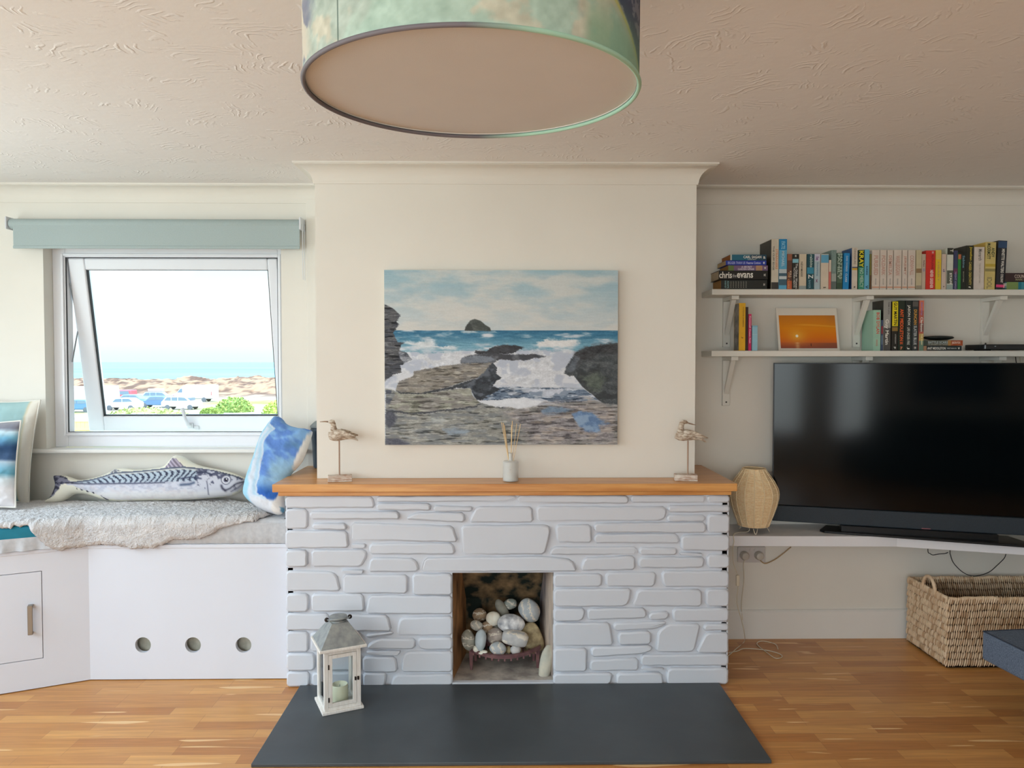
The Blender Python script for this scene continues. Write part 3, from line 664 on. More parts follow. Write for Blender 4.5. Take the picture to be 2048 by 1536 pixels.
def pebble(name, label, cx, cy, w, h, rot, Y, m, depth=None, box=0.0, seed=0, lump=.06, group=PG, cat='stone'):
    """centre and size in crop pixels (5.908 per photo pixel, origin 880,1130), at depth Y"""
    c = on_y(880+cx/5.908, 1130+cy/5.908, Y); s = Y/1500/5.908
    rx, rz = w*s/2, h*s/2; ry = depth/2 if depth else min(rx, rz)*.9
    bm = bmesh.new(); bmesh.ops.create_icosphere(bm, subdivisions=4, radius=1)
    for v in bm.verts:
        p = v.co.copy()
        if box > 0:
            q = Vector([math.copysign(abs(t)**(1-box), t) for t in p]); p = q / (abs(q.x)**4+abs(q.y)**4+abs(q.z)**4)**.25 * (1-box*.0) if box >= .5 else q
        from mathutils import noise
        n_ = noise.noise(p*1.3 + Vector((seed*3.1, seed, 0)))*lump + noise.noise(p*3.1 + Vector((seed, 0, seed*2)))*lump*.35
        p = p*(1+n_); v.co = Vector((p.x*rx, p.y*ry, p.z*rz))
    bmesh.ops.rotate(bm, verts=bm.verts, matrix=Matrix.Rotation(math.radians(rot), 3, 'Y'))
    me = bpy.data.meshes.new(name); bm.to_mesh(me); bm.free()
    o = bpy.data.objects.new(name, me); COL.objects.link(o); me.materials.append(m); o.location = c
    for p in me.polygons: p.use_smooth = True
    return tag(o, label, cat, group)
P1 = pebble_mat('olive_grey', (120, 118, 108), (148, 146, 136), 9, .05, ang=1.3)
P2 = pebble_mat('blue_grey', (150, 160, 165), (166, 174, 178))
P3 = pebble_mat('veined_grey', (136, 136, 130), (160, 158, 150), 12, .10, ang=.5)
P4 = pebble_mat('brown', (120, 102, 84), (150, 130, 106), 10, .08, ang=2.1)
P6 = pebble_mat('cream', (196, 190, 176), (212, 206, 194))
P7 = pebble_mat('plain_grey', (112, 112, 104), (132, 130, 120))  # plain dark grey stone colour
P8 = pebble_mat('green_grey', (110, 118, 114), (142, 148, 142), 11, .10, ang=.9)
P9 = pebble_mat('large_striped', (140, 146, 150), (158, 162, 164), 9, .09, ang=.35)
P10 = pebble_mat('marbled', (128, 130, 136), (224, 224, 224), sc=26)
P11 = pebble_mat('slab_grey', (150, 150, 150), (168, 166, 164), 5, .06, ang=1.0)
P12 = pebble_mat('warm_grey', (138, 128, 122), (160, 150, 142), 8, .05, ang=1.8)
P17 = pebble_mat('tan_slab', (124, 110, 84), (158, 144, 112), sc=40)
P19 = pebble_mat('standing', (148, 148, 138), (172, 166, 150), sc=14)
PB = [
 ('pebble', 'olive-grey egg-shaped pebble with one pale band, at the far left of the grate', 335, 888, 165, 250, -8, 3.565, P1, None, 0),
 ('pebble', 'smooth blue-grey upright egg-shaped pebble, second from the left in the grate', 480, 886, 132, 262, 4, 3.545, P2, None, .1),
 ('pebble', 'small oval grey pebble with swirled white vein at upper left of the pile', 432, 715, 155, 122, 20, 3.60, P3, None, 0),
 ('pebble', 'brown banded pebble wedged behind the small oval swirled one', 552, 735, 150, 140, -20, 3.625, P4, None, 0),
 ('pebble', 'dark brown pebble with one cream stripe at the back left', 468, 590, 172, 160, 5, 3.675, P4, None, 0),
 ('pebble', 'round cream pebble near the top left of the pile', 630, 633, 175, 172, 0, 3.63, P6, .055, 0),
 ('pebble', 'long plain grey stone leaning back behind the round cream pebble', 735, 525, 125, 260, -28, 3.69, P7, .05, .1),
 ('pebble', 'green-grey white-veined pebble at the top of the pile', 830, 462, 165, 125, -10, 3.70, P8, None, 0),
 ('pebble', 'large grey egg-shaped pebble with white stripes at upper right', 1055, 535, 240, 300, -32, 3.65, P9, .09, 0),
 ('pebble', 'large rounded white and grey marbled stone in the middle', 840, 692, 330, 225, 6, 3.605, P10, .09, 0),
 ('pebble', 'block-shaped grey stone with a brown vein in front of the marbled stone', 885, 862, 312, 165, 11, 3.55, P11, .07, .45),
 ('pebble', 'brownish round pebble with a white ring left of the block-shaped stone', 652, 842, 205, 195, 0, 3.605, P12, None, 0),
 ('pebble', 'grey oval pebble crossed by two white lines, front centre on the grate', 686, 985, 205, 152, 12, 3.54, P9, None, 0),
 ('pebble', 'small cream pebble at the front left of the grate', 428, 990, 78, 80, 0, 3.545, P6, None, 0),
 ('pebble', 'tiny flat cream pebble on the grate rail below the blue-grey one', 508, 1032, 112, 46, -8, 3.535, P6, .03, 0),
 ('pebble', 'small pale grey pebble below the block-shaped stone', 893, 1000, 128, 112, 0, 3.545, P11, None, 0),
 ('pebble', 'large tan flat stone leaning at the right end of the grate', 1092, 862, 235, 372, -22, 3.635, P17, .05, .35),
 ('pebble', 'little tan pebble between the two front grey ones', 815, 1005, 60, 95, 0, 3.56, P17, None, 0),
 ('pebble', 'dark grey pebble half hidden behind the brownish one', 668, 745, 95, 95, 0, 3.65, P7, None, 0),
]
for i, (n_, l_, cx, cy, w, h, r_, Y, m, dp, bx) in enumerate(PB): pebble(n_, l_, cx, cy, w, h, r_, Y, m, dp, bx, seed=i+1)
pebble('standing_stone', 'tall narrow grey-green stone standing on the firebox floor right of the grate', 1252, 1168, 150, 436, 10, 3.51, P19, .05, .2, 31, .10, None)
# ================================================================== PAINTING
def paint_sea(nx, ny):
    u, v = np.meshgrid(np.linspace(120, 1895, nx), np.linspace(120, 1450, ny))
    wx = (fbm(u/60, v/60, 3)-.5)*22; wy = (fbm(u/60, v/60, 9)-.5)*22
    ux, vy = u+wx, v+wy
    fine = fbm(u/9, v/5, 21, 3)-.5; strk = fbm(u/70, v/9, 31, 3)-.5; med = fbm(u/40, v/25, 41)-.5
    t = sstep(120, 575, v)
    C = np.zeros(u.shape+(3,)); C += np.array([158, 188, 200])*(1-t)[..., None] + np.array([196, 205, 208])*t[..., None]
    cl = fbm((u-v*.6)/260, v/95, 55, 5); C = mixc(C, (216, 214, 209), sstep(.36, .72, cl)*.75)
    cl2 = fbm((u+v*.4)/200, v/60, 77, 5); C = mixc(C, (150, 182, 198), sstep(.50, .78, cl2)*.5*(1-t*.6))
    C += (fine*10+strk*10)[..., None]
    # sea
    s = v > 577; tt = sstep(577, 720, v)
    S = np.array([52, 112, 146])*(1-tt)[..., None] + np.array([120, 168, 190])*tt[..., None]; S = S + (strk*40+fine*22)[..., None]
    white = sstep(.46, .74, fbm(u/150, v/34, 88, 5) + (v-640)/520*.6 - .03); S = mixc(S, (213, 218, 226), white)
    fo = sstep(760, 840, v)*sstep(.45, .62, fbm(u/90, v/40, 99, 5)); S = mixc(S, (168, 180, 200), fo*.6)
    C = np.where(s[..., None], S, C)
    def P(poly, col, amp=26, jit=1.0, strat=None, soft=None, c2=None):
        nonlocal C
        uu, vv = u+wx*jit*.5+fine*14*jit, v+wy*jit*.5+fine*14*jit; sf_ = soft or 4
        sd_ = polydist(uu, vv, poly)*np.where(inpoly(uu, vv, poly), 1, -1) + (soft*.8*(strk+med)*2 if soft else 0); m_ = sstep(-sf_, sf_, sd_)
        col = np.array(col, float); K = col + (fine*amp*1.5 + med*amp*1.7)[..., None]
        if c2 is not None: K = mixc(K, c2, sstep(.47, .6, fbm(u/85+3, v/(20 if strat else 60), 61, 4))*.8)
        if strat: K = K + (sstep(.60, .68, fbm((u+v*.35)/95, v/11, 13, 3))*-55)[..., None] + (sstep(.58, .7, fbm((u+v*.25)/60, v/8, 17, 3))*30)[..., None]
        C = C*(1-m_[..., None]) + K*m_[..., None]
    P([(1275,672),(1350,645),(1560,645),(1610,668),(1560,705),(1300,700)], (222, 224, 226), 16, soft=14)
    P([(270,668),(480,655),(560,690),(680,700),(660,730),(480,715),(360,700)], (208, 216, 222), 20, soft=18)
    P([(490,690),(560,672),(610,690),(560,705)], (92, 146, 176), 12)
    P([(280,745),(700,735),(1300,720),(1580,740),(1500,860),(1480,1000),(960,1000),(960,900),(340,900),(230,930),(130,1000),(125,930)], (208, 213, 221), 26, c2=(178, 188, 206), soft=16)
    P([(860,1110),(905,1020),(1100,1008),(1400,1018),(1620,1010),(1700,1070),(1800,1135),(1440,1140),(1300,1090)], (98, 116, 138), 30, strat=True, c2=(196, 204, 216))
    P([(1180,1030),(1400,1025),(1560,1020),(1500,1075),(1250,1075)], (190, 198, 212), 26, c2=(120, 138, 160))
    P([(125,1015),(200,1040),(760,1015),(790,1080),(840,1125),(960,1160),(1140,1172),(1300,1155),(1440,1130),(1720,1112),(1900,1150),(1900,1460),(120,1460)], (146, 148, 144), 24, strat=True, c2=(122, 128, 132))
    P([(1050,1200),(1260,1170),(1430,1130),(1700,1120),(1895,1160),(1895,1450),(1250,1450)], (140, 138, 142), 26, strat=True, c2=(166, 158, 152), soft=60)
    P([(125,1180),(180,1190),(210,1240),(190,1300),(150,1330),(125,1300)], (82, 86, 98), 26, soft=12); P([(125,1390),(220,1400),(300,1440),(280,1455),(125,1455)], (88, 92, 106), 26, soft=14)
    P([(130,1085),(235,1115),(200,1140),(128,1130)], (78, 84, 96), 22, soft=9); P([(130,1030),(170,1035),(175,1055),(130,1062)], (70, 76, 90), 16)
    P([(125,1185),(400,1195),(620,1175),(830,1145),(820,1160),(640,1185),(380,1212),(180,1205)], (66, 70, 78), 14)
    P([(200,1050),(420,1060),(770,1015),(790,1070),(830,1120),(820,1150),(560,1180),(330,1205),(210,1190),(150,1150)], (150, 152, 142), 24, strat=True, c2=(128, 126, 124))
    P([(770,1018),(960,1005),(1000,1030),(880,1080),(905,1085),(850,1110),(818,1105)], (46, 52, 60), 16)
    P([(940,820),(975,862),(965,905),(1012,938),(960,968),(915,1045),(850,1085),(800,1060),(770,1015),(640,1012),(830,940),(880,870)], (52, 58, 66), 26, c2=(100, 108, 120))
    P([(205,1035),(228,965),(335,925),(345,890),(440,868),(560,848),(720,828),(938,820),(905,862),(870,900),(830,935),(700,970),(600,1010),(400,1052),(250,1048)], (142, 138, 130), 22, strat=True, c2=(120, 118, 116))
    P([(205,1035),(250,1048),(400,1052),(600,1012),(720,968),(830,938),(740,985),(640,1022),(410,1062),(240,1058)], (58, 62, 68), 12)
    P([(800,748),(815,732),(890,738),(940,700),(1020,682),(1110,690),(1182,705),(1165,718),(1090,750),(960,758),(830,758)], (60, 62, 68), 22)
    P([(695,826),(700,790),(760,765),(900,750),(1050,757),(1180,762),(1260,755),(1350,771),(1290,785),(1200,804),(1100,806),(1000,795),(950,822),(860,826)], (92, 96, 104), 26, c2=(62, 64, 70))
    P([(700,822),(710,785),(820,768),(930,775),(960,800),(900,822)], (118, 126, 138), 18)
    P([(1485,905),(1502,850),(1570,748),(1640,710),(1760,686),(1900,674),(1900,1148),(1780,1130),(1700,1065),(1620,1005),(1560,920),(1525,925)], (78, 84, 88), 30, c2=(52, 56, 60))
    P([(1570,748),(1640,712),(1760,688),(1900,676),(1900,740),(1760,760),(1640,800),(1560,850)], (58, 60, 64), 24, soft=22)
    P([(1620,930),(1740,900),(1800,930),(1760,1040),(1680,1030)], (84, 94, 88), 24, soft=30)
    P([(1500,860),(1570,770),(1600,800),(1550,900),(1500,905)], (92, 100, 110), 22, soft=14)
    P([(118,378),(190,415),(246,460),(212,510),(230,530),(185,597),(215,665),(278,668),(240,690),(235,735),(285,745),(325,800),(290,815),(240,845),(250,900),(185,915),(118,965)], (82, 84, 88), 26, strat=True, c2=(64, 68, 78))
    P([(225,740),(285,745),(325,800),(270,825),(240,790)], (140, 146, 156), 40, strat=True)
    P([(727,582),(735,548),(770,500),(805,490),(850,505),(885,535),(920,555),(930,582)], (80, 86, 84), 20, jit=.4, c2=(58, 62, 62))
    P([(700,588),(760,580),(840,592),(960,578),(970,590),(720,598)], (190, 206, 216), 14, jit=.3, soft=7)
    P([(940,1132),(1050,1095),(1180,1088),(1322,1120),(1280,1152),(1140,1172)], (216, 222, 230), 12, soft=8)
    P([(1310,1190),(1370,1156),(1470,1165),(1552,1190),(1500,1206),(1330,1212)], (116, 138, 162), 22, soft=12)
    P([(1545,1215),(1600,1195),(1700,1200),(1760,1258),(1835,1282),(1745,1300),(1762,1350),(1655,1352),(1585,1292)], (106, 136, 176), 26, c2=(144, 170, 198), soft=12)
    P([(560,1330),(650,1325),(760,1345),(740,1365),(600,1368)], (140, 156, 172), 16, soft=14); P([(480,1250),(580,1250),(560,1275),(490,1280)], (172, 178, 178), 16, soft=14)
    return lin_arr(C[::-1] if False else C)
nx, ny = 640, 480
C = paint_sea(nx, ny)
pw = thing('seascape_painting', 'unframed canvas painting of waves breaking over grey rocks with a lone rock islet', 'painting', (0, CY-.02, 1.52))
px0, px1, pz0, pz1 = -.551, .550, 1.108, 1.932; pf = CY-.036
gx, gz = np.meshgrid(np.linspace(px0, px1, nx), np.linspace(pz1, pz0, ny))
P3_ = np.stack([gx, np.full_like(gx, pf), gz], -1)
grid_mesh('painted_face', P3_, C, mat_vcol('oil_paint', .55, bump=.25, bscale=160, bdist=.001), pw)
MB().box((px0, pf+.0005, pz0), (px1, CY-.001, pz1)).build('canvas_stretcher', mat('canvas_edge', (205, 196, 180), .9), pw)

# ================================================================== LAMP ABOVE
def lampshade():
    r, h, zb = .334, .27, 2.048
    lx = thing('ceiling_lamp', 'large drum pendant shade with sea-green and cream painted pattern under the ceiling', 'ceiling lamp', (-.058, 1.545, zb), rot=(math.radians(1.9), 0, 0))
    LM = MW[lx.name]
    nA, nZ = 720, 120
    th, zz = np.meshgrid(np.linspace(0, 2*PI, nA, endpoint=False), np.linspace(0, h, nZ))
    # theta measured so that -y (toward the viewer) is 1.5*pi
    P = np.stack([r*np.cos(th), r*np.sin(th), zz], -1)
    s = th/(2*PI)*12; t = zz*6
    C = np.zeros(th.shape+(3,)) + np.array([172, 196, 182.])
    n1 = fbm(np.cos(th)*3+5, np.sin(th)*3+zz*7, 4, 5); n2 = fbm(th*6, zz*22, 14, 5); n3 = fbm(th*18, zz*60, 24, 4)
    C = mixc(C, (170, 178, 168), sstep(.45, .62, n1)*.7); C = mixc(C, (205, 196, 176), sstep(.52, .66, n2)*.75)
    C += ((n3-.5)*46)[..., None]
    a = (th-1.5*PI)   # 0 = facing viewer, negative = left
    lf = sstep(-.95, -1.15, a + (n2-.5)*.35)*sstep(-1.75, -1.5, a)
    C = mixc(C, (206, 196, 180), lf*sstep(.42, .5, n2+.05)*.9); C = mixc(C, (112, 116, 138), sstep(.50, .56, fbm((a+zz*3)*5, (zz-a*.15)*18, 33, 4))*lf*.85)
    # yellow arc and dark blue area at the right
    line = zz - (.22 - (a-.25)*.20); nv_ = sstep(0.0, .012, line+(n3-.5)*.02)*sstep(.35, .5, a)
    C = mixc(C, (58, 66, 92), nv_*.92); C = mixc(C, (140, 140, 150), nv_*sstep(.55, .62, n3)*.7)
    yl = np.exp(-(line/.006)**2)*sstep(.2, .5, a)*sstep(1.6, 1.4, a); C = mixc(C, (196, 182, 96), yl*.9)
    C = mixc(C, (200, 186, 160), np.exp(-((line+.012)/.007)**2)*sstep(.2, .5, a)*.6)
    C = mixc(C, (120, 172, 140), sstep(.6, .7, a)*sstep(.12, .02, zz)*.6)
    seam = np.abs(a+.717) < .006; C = np.where(seam[..., None], np.array([70, 92, 84.]), C)
    Pw = np.einsum('ij,hwj->hwi', np.array(LM.to_3x3()), P) + np.array(LM.translation)
    o = grid_mesh('drum_shade', Pw, lin_arr(C), mat_vcol('printed_lampshade', .75, bump=.15, bscale=900), lx, closed_u=True)
    # inside wall of the shade
    b = MB(); b.lathe([(r-.004, h), (r-.004, .004)], seg=96, caps=False, M=LM); b.v = [tuple(v) for v in b.v]
    b.build('shade_lining', mat('lining', (225, 220, 210), .8), lx, smooth=True)
    # rolled rim with two tones
    pts = [LM @ Vector((r*math.cos(a_), r*math.sin(a_), 0)) for a_ in np.linspace(0, 2*PI, 121)]
    b = MB(); b.tube(pts, .0045, 8, caps=False); 
    ring = b.build('rim', mat('rim_tones', (120, 116, 124), .6), lx, smooth=True)
    m = ring.data.materials[0]; nt = m.node_tree; tc = nt.nodes.new('ShaderNodeTexCoord'); sp = nt.nodes.new('ShaderNodeSeparateXYZ'); nt.links.new(tc.outputs['Object'], sp.inputs[0])
    rp = nt.nodes.new('ShaderNodeValToRGB'); mr = nt.nodes.new('ShaderNodeMapRange'); mr.inputs['From Min'].default_value = -.33; mr.inputs['From Max'].default_value = .33
    nt.links.new(sp.outputs['X'], mr.inputs['Value']); nt.links.new(mr.outputs[0], rp.inputs[0])
    rp.color_ramp.elements[0].position = .5; rp.color_ramp.elements[0].color = (*lin((112, 106, 112)), 1); rp.color_ramp.elements[1].position = .68; rp.color_ramp.elements[1].color = (*lin((170, 212, 190)), 1)
    nt.links.new(rp.outputs[0], nt.nodes['Principled BSDF'].inputs['Base Color'])
    b = MB(); b.lathe([(.0001, .009), (r-.005, .009), (r-.005, .006), (.0001, .006)], seg=96, caps=False, M=LM); b.build('diffuser_disc', mat('diffuser_fabric', (216, 215, 213), .85, bump=.15, bscale=500, var=.01), lx)
    b = MB(); b.tube([LM @ Vector((0, 0, .1)), LM @ Vector((0, 0, CEIL-zb-.01))], .004, 8); b.build('cord', M_wm, lx)
    b = MB(); b.lathe([(.055, CEIL-.002), (.05, CEIL-.03), (.012, CEIL-.045)], (-.058, 1.535, 0), 24); b.build('ceiling_rose', M_wm, lx, auto=40)
    b = MB()
    for k in range(3):
        a_ = 2*PI*k/3+.5; b.tube([LM @ Vector((0, 0, h-.02)), LM @ Vector(((r-.003)*math.cos(a_), (r-.003)*math.sin(a_), h-.005))], .002, 6)
    b.build('spider_wires', M_wm, lx)
    b = MB(); b.lathe([(.0001, .09), (.028, .11), (.03, .14), (.014, .19), (.014, .22)], seg=16, M=LM); b.build('bulb', mat('bulb_glass', (240, 240, 235), .3), lx, smooth=True)
lampshade()
# ================================================================== WINDOW BENCH
BYF = 3.52; SZ = .644
wbn = thing('window_bench', 'white built-in box bench under the window with three round vent holes and a cupboard door', 'bench', (-2.0, 3.75, 0))
BX1 = -.993; BXC = -1.938; SL = (3.515-3.364)/(2.257-1.936)    # slope of the angled section
def y_front(x): return BYF if x > BXC else BYF - (BXC-x)*SL
XE = XL+.01
holes = []
for px in (286, 386, 487):
    c = on_y(px, 1290, BYF); holes.append([(c.x+.037*math.cos(2*PI*k/28), c.z+.037*math.sin(2*PI*k/28)) for k in range(28)])
b = MB(); holed_plate(b, [(BXC, .004), (BX1, .004), (BX1, SZ-.018), (BXC, SZ-.018)], holes, BYF, BYF+.022); b.build('front_panel', M_panel, wbn, auto=30)
MB().box((BXC+.05, BYF+.05, .1), (BX1-.02, BYF+.06, .5)).build('inner_panel', mat('lightened_inner_board', (170, 170, 156), .9, vscale=30, rgb2=(196, 194, 180)), wbn)  # board close behind the vent holes, colour lightened because little light enters
L_ = math.hypot(BXC-XE, (BXC-XE)*SL); dirv = Vector((-1, -SL, 0)).normalized(); nrm = Vector((dirv.y*-1, dirv.x, 0))
if nrm.y > 0: nrm = -nrm
def on_side(px, py):     # pixel -> point on the angled front
    d = ray(px, py); p0 = Vector((BXC, BYF, 0)); t = (p0-CO).dot(nrm)/d.dot(nrm); return CO + d*t
def sd(p): return (Vector((p.x, p.y, 0))-Vector((BXC, BYF, 0))).dot(dirv)
SMx = Matrix((( dirv.x, nrm.x, 0, BXC), (dirv.y, nrm.y, 0, BYF), (0, 0, 1, 0), (0, 0, 0, 1)))    # local x along the face, local y outwards
dr = on_side(83, 1143); drb = on_side(86, 1316); d0 = sd(dr); dz1 = dr.z; dz0 = drb.z; d1 = d0+.46
def qbox(mb, a, c): mb.box(a, c, SMx); return mb
b = MB()
qbox(b, (0, -.022, .004), (d0-.0015, 0, SZ-.018)); qbox(b, (d1+.0015, -.022, .004), (L_, 0, SZ-.018)); qbox(b, (d0-.0015, -.022, .004), (d1+.0015, 0, dz0-.0015)); qbox(b, (d0-.0015, -.022, dz1+.003), (d1+.0015, 0, SZ-.018))
def fixn(o):
    bm = bmesh.new(); bm.from_mesh(o.data); bmesh.ops.recalc_face_normals(bm, faces=bm.faces); bm.to_mesh(o.data); bm.free(); return o
fixn(b.build('side_panel', M_panel, wbn))
b = MB(); qbox(b, (d0+.001, -.020, dz0+.001), (d1-.001, -.0005, dz1)); door = fixn(b.build('door', M_panel, wbn, bevel=.0012))
M_ch = mat('brushed_nickel', (150, 146, 138), .28, metal=1.0, spec=.5)
hh = sd(on_side(62, 1240)); hz1 = on_side(62, 1208).z; hz0 = on_side(62, 1266).z
b = MB(); qbox(b, (hh-.010, .026, hz0), (hh+.010, .032, hz1)); qbox(b, (hh-.010, 0, hz0), (hh+.010, .026, hz0+.007)); qbox(b, (hh-.010, 0, hz1-.007), (hh+.010, .026, hz1)); fixn(b.build('handle', M_ch, door, bevel=.002))
b = MB(); b.prism([(XE, y_front(XE)-.004), (BXC, BYF-.004), (BX1, BYF-.004), (BX1, WY-.002), (XE, WY-.002)], 'z', SZ-.018, SZ); b.build('seat_board', M_panel, wbn, bevel=.003)
b = MB(); b.box((XE, y_front(XE)+.02, .004), (XE+.02, WY-.002, SZ-.018)); b.build('end_panel', M_panel, wbn)

# ---- seat pads
PT = .760
M_pad = mat('grey_cotton', (196, 197, 200), .85, vscale=60, rgb2=(184, 186, 190), bump=.2, bscale=500, bdist=.0005)
def pad(name, label, outline, m, z0=SZ+.001, z1=PT, r=.028, gather=None, group=None):
    """upholstered slab following the bench outline with rounded edges and slightly rippled sides"""
    t = thing(name, label, 'cushion', (sum(p[0] for p in outline)/len(outline), sum(p[1] for p in outline)/len(outline), z0), group=group)
    pts = []; n = len(outline)
    for i in range(n):
        a = Vector(outline[i]); c = Vector(outline[(i+1) % n]); k = max(2, int((c-a).length/.008))
        pts += [a.lerp(c, j/k) for j in range(k)]
    m_ = len(pts)
    A = sum(pts[i].x*pts[(i+1) % m_].y-pts[(i+1) % m_].x*pts[i].y for i in range(m_))
    nn = []
    for i in range(m_):
        tg = (pts[(i+3) % m_]-pts[i-3]).normalized(); q = Vector((tg.y, -tg.x)); nn.append(q if A > 0 else -q)
    prof = [(-.004, 0), (.004, .012), (.006, .035)] + [(.006, .05), (.006, .07), (.006, .085), (.005, .1)] + [(.005-r*(1-math.cos(PI/2*j/5)), (z1-z0)-r+r*math.sin(PI/2*j/5)) for j in range(6)]
    V = []; 
    cum = 0
    for i, p in enumerate(pts):
        cum += .008
        for d, z in prof:
            g = .0
            if z < .09: g = (math.sin(cum*95+3*math.sin(cum*9))*.5+.5)*math.sin(cum*31)**2*.006*(1-z/.1) if gather else 0
            q = p + nn[i]*(d - g); V.append((q.x, q.y, z0+z))
    P_ = len(prof); F = []
    for i in range(m_):
        j = (i+1) % m_
        for k in range(P_-1): F.append((i*P_+k, j*P_+k, j*P_+k+1, i*P_+k+1) if A > 0 else (i*P_+k, i*P_+k+1, j*P_+k+1, j*P_+k))
    top = [i*P_+P_-1 for i in range(m_)]; bot = [i*P_ for i in range(m_)]
    F.append(tuple(top if A > 0 else top[::-1])); F.append(tuple(bot[::-1] if A > 0 else bot))
    b = MB(); b.add(V, F); o = b.build('pad_cover', m, t, auto=40); return t, o
pad('seat_pad', 'grey cotton bench cushion with puckered edge, beside the stone fireplace', [(-1.93, BYF-.002), (BX1-.012, BYF-.002), (BX1-.012, WY-.01), (-1.93, WY-.01)], M_pad, gather=True)
tp, tpo = pad('seat_pad', 'teal-topped bench cushion with grey gathered lower edge at the far left', [(XE+.01, y_front(XE)-.002), (-1.945, y_front(-1.945)-.002), (-1.945, WY-.01), (XE+.01, WY-.01)], mat('teal_cotton', (24, 122, 146), .8, var=.06, vscale=30), gather=False)
# grey gathered valance along the lower half of the teal pad
n_ = 260; P = np.zeros((10, n_, 3)); xs = np.linspace(XE+.01, -1.945, n_)
for i, x in enumerate(xs):
    g = .5+.5*math.sin(x*70+2.5*math.sin(x*11)); g2 = .5+.5*math.sin(x*170)
    for k in range(10):
        z = SZ+.002+.058*k/9; a_ = (1-k/9)
        P[k, i] = (x + nrm.x*(.009+.012*g*a_+.003*g2*a_), y_front(x) + nrm.y*(.009+.012*g*a_+.003*g2*a_), z)
grid_mesh('valance', P, None, M_pad, tp)

# ---- sheepskin, draped over the front edge
M_fl = mat('sheepskin', (192, 189, 189), .95, vscale=26, rgb2=(210, 207, 206), bump=.9, bscale=150, bdist=.006, spec=.1)
def fleece():
    ps = [(-60,1040),(0,1038),(60,1040),(75,1056),(98,1078),(122,1088),(150,1083),(195,1079),(230,1080),(262,1087),(305,1087),(325,1079),(345,1069),(395,1068),(415,1062),(432,1050),(450,1044),(480,1037),(505,1032),(530,1027),(543,1023)]
    w = []
    for px, py in ps:
        if py > 1036: p = on_side(px, py) if px < 178 else on_y(px, py, BYF-.03)
        else: p = on_z(px, py, PT+.02)
        w.append((p.x, p.z if py > 1036 else None, p.y))
    xs_ = np.linspace(-3.0, w[-1][0], 420)
    # drop below the top edge (positive) or distance short of the edge (negative)
    wxs = [a[0] for a in w]; wd = []
    for (x, z, y) in w:
        wd.append((PT-z) + .03 if z is not None else -(y-(BYF))-.0)
    order = np.argsort(wxs); D = np.interp(xs_, np.array(wxs)[order], np.array(wd)[order])
    nT = 150; P = np.zeros((nT, len(xs_), 3)); R = .03
    for i, x in enumerate(xs_):
        yf = y_front(x)-.012
        back = 3.93 + .03*math.sin(x*7) - max(0, (x+1.42))*.55*1.2
        if x < -2.3: back = 3.93
        s_end = (back-yf-R) + max(R*PI/2 + (D[i]-.03), 0) if D[i] > 0 else (back-yf) + D[i]
        s_end = max(s_end, .02)
        for k in range(nT):
            s_ = s_end*k/(nT-1); flat = back-yf-R
            if s_ <= flat: y, z, ny_, nz_ = back-s_, PT+.002, 0, 1
            elif s_ <= flat+R*PI/2: a_ = (s_-flat)/R; y = yf+R-R*math.sin(a_); z = PT+.002-R+R*math.cos(a_); ny_, nz_ = -math.sin(a_), math.cos(a_)
            else: y = yf; z = PT+.002-R-(s_-flat-R*PI/2); ny_, nz_ = -1, 0
            P[k, i] = (x, y, z)
            e = min(1, (s_end-s_)/.02, s_/.02, (xs_[-1]-x)/.02+.0); e = max(e, 0)
            h = .004 + .016*math.sqrt(e)
            P[k, i, 1] += ny_*h; P[k, i, 2] += nz_*h
    cx = xs_[None, :]*np.ones((nT, 1)); ss = (P[..., 1]-P[..., 2])
    n1 = fbm(cx*105+fbm(cx*20, ss*20, 4)*3, ss*105, 8, 2)-.5; n2 = fbm(cx*8, ss*8, 18, 3)-.5
    mask = np.clip(sstep(0, .04, np.abs(P[..., 1]*0+1)), 0, 1)
    P[..., 2] += n1*.010 + n2*.006*(P[..., 1] > BYF+.03); P[..., 1] -= np.abs(n1)*.011*(P[..., 2] < PT+.02)
    # ragged hem
    hem = (fbm(xs_*45, xs_*0+3, 5, 3)-.5)*.014
    for k in range(nT):
        f = (k/(nT-1))**6; hang = D > 0; P[k, :, 2] -= hem*f*hang; P[k, :, 1] += hem*f*(~hang)
    o = grid_mesh('sheepskin', P, None, M_fl)
    if True:
        bm = bmesh.new(); bm.from_mesh(o.data); bmesh.ops.reverse_faces(bm, faces=bm.faces); bm.to_mesh(o.data); bm.free()
    sm = o.modifiers.new('Solidify', 'SOLIDIFY'); sm.thickness = .012; sm.offset = -1
    return tag(o, 'pale grey curly sheepskin draped over the front of the window bench', 'sheepskin')
fleece()

